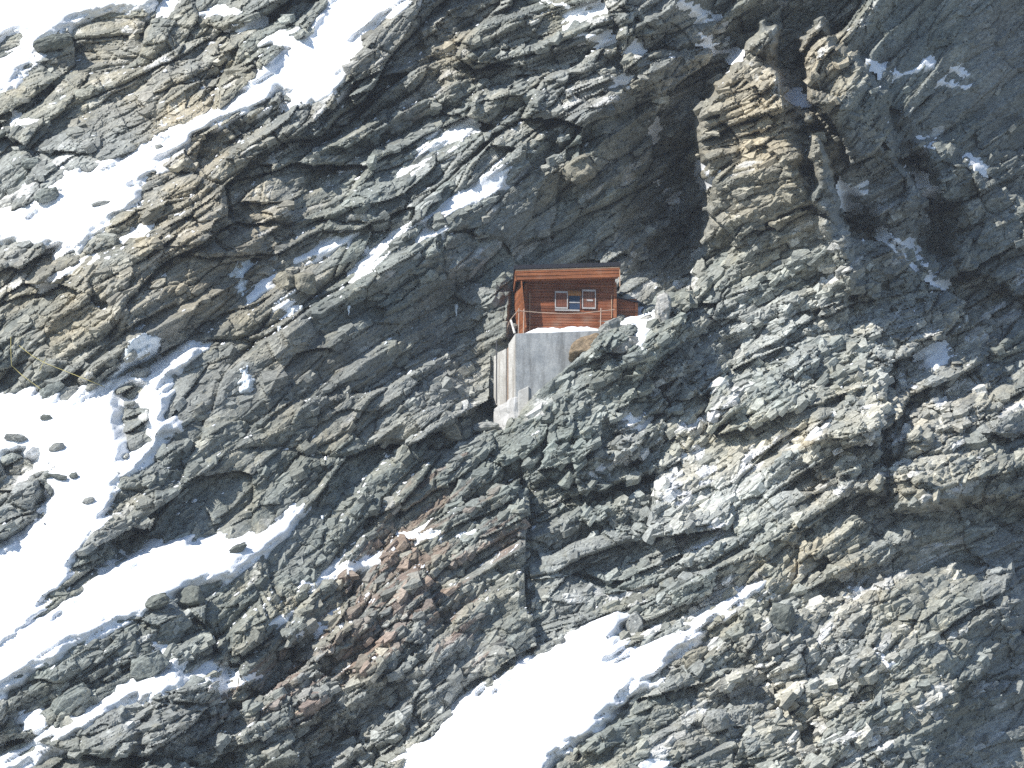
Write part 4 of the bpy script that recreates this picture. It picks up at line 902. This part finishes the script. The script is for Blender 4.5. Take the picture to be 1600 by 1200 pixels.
SP = [
 (956, 514, 36, 26, .9, 11, GREY, 'angular grey block right of the brown boulder below the annex', .35, .5),
 (975, 540, 46, 26, 1.0, 12, PALE, 'flat pale stone between snow and brown boulder', .4, .25),
 (1036, 484, 28, 56, 1.2, 13, PALE, 'upright pale block beside the snow right of the annex', .6, -.15),
 (990, 560, 34, 20, .8, 14, GRN, 'small greenish stone just below the snow patch by the annex', .3, .3),
 (80, 612, 42, 24, .9, 15, GRN, 'left of two greenish slabs at the top of the snow field', .5, .55),
 (104, 620, 48, 26, .9, 16, GREY, 'right hand greenish slab at the top of the snow field', .5, .55),
 (222, 584, 34, 18, .8, 17, GREY, 'flat rock in the snow below the ice in the gully', .5, .3),
 (202, 631, 18, 9, .4, 19, GREY, 'small stone in the snow under a bare patch of rock', .35, .1),
 (88, 699, 26, 14, .7, 21, GREY, 'pale stone alone in the middle of the snow field', .6, .3),
 (25, 684, 44, 14, .8, 22, GREY, 'flat stone in the snow above the big rounded rock', .6, -.2),
 (86, 745, 34, 10, .6, 23, DRK, 'thin dark stone in the snow right of the big rounded rock', .6, -.1),
 (115, 743, 14, 9, .4, 24, DRK, 'small dark stone right of the thin stone in the snow', .6, .3),
 (138, 781, 20, 11, .5, 25, GREY, 'lone small stone low in the snow field', .6, .3),
 (72, 652, 18, 9, .4, 26, DRK, 'little dark stone high in the snow field', .6, .0),
 (444, 440, 34, 34, 1.0, 27, OC2, 'left yellowish block at the head of the icy gully', .5, .1),
 (476, 444, 36, 40, 1.1, 28, OC2, 'right yellowish block with striped side at the icy gully', .5, .2),
 (372, 858, 30, 12, .7, 30, DRK, 'narrow dark rock right of the island in the slanting snow tongue', .5, .5),
 (300, 932, 40, 34, 1.2, 31, DRK, 'dark rounded rock at the lower edge of the slanting tongue', .4, .2),
 (245, 940, 36, 22, 1.0, 32, DRK, 'smaller dark rock left of the rounded one below the snow tongue', .4, .4),
 (232, 1040, 64, 40, 1.6, 33, GRN, 'large green slab block above the lower left snow band', .5, .5),
 (110, 1095, 70, 30, 1.4, 34, GRN, 'long green slab on the left above the lower snow band', .5, .6),
 (82, 68, 64, 26, 1.4, 36, DRK, 'dark overhanging rock at the edge of the top left snow', .7, .25),
 (50, 255, 36, 18, .9, 37, GRN, 'rounded green stone at the left edge of the upper couloir', .4, .0),
 (72, 305, 40, 24, 1.0, 38, GRN, 'green block standing in the snow of the upper couloir', .55, .3),
 (248, 230, 12, 9, .4, 39, GREY, 'small stone in the middle of the upper couloir', .5, .0),
 (158, 318, 30, 9, .5, 40, GREY, 'thin rock showing through the lower upper couloir', .5, .2),
 (905, 266, 46, 44, 1.4, 41, OC2, 'ochre boulder stuck on the dark wall above the hut', .5, .6),
 (706, 675, 34, 32, 1.1, 42, OC2, 'brownish block left of the foot of the foundation', .5, .0),
 (758, 668, 44, 16, .8, 43, GREY, 'flat grey stone at the foot of the foundation', .4, .1),
 (1010, 500, 24, 14, .6, 44, PALE, 'small pale stone at the edge of the snow beside the annex', .3, .4),
 (1120, 1125, 40, 36, 1.2, 45, GREY, 'rounded grey boulder low on the right of the broad couloir', .4, .1),
 (1220, 965, 44, 46, 1.5, 46, DRK, 'dark rounded boulder near the top of the broad couloir', .5, .0),
 (1088, 1030, 46, 30, 1.2, 47, OC2, 'ochre boulder at the right edge of the broad couloir', .4, .5),
 (990, 985, 26, 60, 1.1, 48, GREY, 'narrow upright rock splitting the top of the broad couloir', .5, -.15),
]
for px_, py_, w_, h_, dp, sdv, col, lb, lf, rt in SP: boulder(px_, py_, w_, h_, dp, sdv, col, lb, lf, rt, group='single rocks that stand out on the face')
log('boulders')
# ------------------------------------------------------------------ yellow ropes at the left
M_ROPE = plain('yellow_rope', (.40, .35, .14), .7)
def rope(pts, label, r=.015, n=24):
    P = np.array(pts, float); q_ = np.linspace(0, 1, n); L = np.concatenate([[0], np.cumsum(np.hypot(*np.diff(P, axis=0).T))]); L /= L[-1]
    x = np.interp(q_, L, P[:, 0]); y = np.interp(q_, L, P[:, 1]); d = np.array([dsample(D, x + a, y + b_) for a in (-4, 0, 4) for b_ in (-4, 0, 4)]).min(0)
    ds_ = d.copy()
    for _ in range(3): ds_[1:-1] = np.minimum(ds_[1:-1], (ds_[:-2] + ds_[2:]) / 2)
    o = MB().tube([W(a, b_, c - .12) for a, b_, c in zip(x, y, ds_)], r, 6).build('fixed_rope', M_ROPE, None, 0, True); tag(o, label, 'rope', 'yellow ropes on the left'); return o
rope([(17, 526), (17, 548), (18, 571), (34, 586), (64, 608)], 'yellow rope hanging straight down then slanting right, nearest the left edge')
rope([(30, 540), (50, 556), (72, 568), (110, 583), (165, 605)], 'long slanting yellow rope ending at the snow field')
rope([(71, 560), (66, 570), (62, 580)], 'short yellow rope end dangling from the long slanting rope', n=8)
# ------------------------------------------------------------------ ice
def icicle(px, py, hpx, r, label):
    d = float(dsample(blur_min, px, py)) - .05; a = W(px, py, d)
    pts = [a + Vector((.02 * math.sin(k * 2.1), 0, -hpx / PXM * k / 6)) for k in range(7)]
    o = MB().tube(pts, [r * (1 - k / 6.3) * (1 + .2 * math.sin(k * 3)) for k in range(7)], 7).build('icicle', M_ICE, None, 0, True); tag(o, label, 'icicle', 'icicles under the snow streaks'); return o
blur_min = np.minimum(D, DB1)
icicle(563, 424, 28, .12, 'long icicle at the lower end of the diagonal snow streak'); icicle(713, 476, 24, .10, 'single icicle on dark rock left of the hut')
icicle(545, 478, 16, .08, 'small icicle on the dark slope far left of the hut'); icicle(458, 482, 18, .10, 'icicle under the snow wedge by the yellow blocks')
icicle(470, 478, 14, .09, 'shorter icicle right beside the one under the snow wedge'); icicle(436, 510, 16, .09, 'lowest icicle below the snow wedge by the yellow blocks')
icicle(503, 806, 26, .09, 'icicle at the upper tip of the slanting snow tongue')
# ------------------------------------------------------------------ valley floor far below, out to the horizon
M_VAL = plain('valley_floor', (.13, .14, .14), .9, 0, .01)
g = MB().add([(-9000, -9000, -170), (9000, -9000, -170), (9000, 9000, -170), (-9000, 9000, -170)], [(0, 1, 2, 3)]).build('ground', M_VAL); tag(g, kind='structure')

# ------------------------------------------------------------------ thin mountain air between the viewer and the face
hz = MB().box(-420, 420, -330, 260, -175, 240).build('haze', None); tag(hz, kind='stuff')
mh = bpy.data.materials.new('haze'); mh.use_nodes = True; nt = mh.node_tree; nt.nodes.clear()
pv_ = nt.nodes.new('ShaderNodeVolumePrincipled'); pv_.inputs['Color'].default_value = (.84, .91, 1.0, 1); pv_.inputs['Density'].default_value = .00013; pv_.inputs['Anisotropy'].default_value = .0
nt.links.new(pv_.outputs[0], nt.nodes.new('ShaderNodeOutputMaterial').inputs['Volume']); hz.data.materials.clear(); hz.data.materials.append(mh)

log('done')
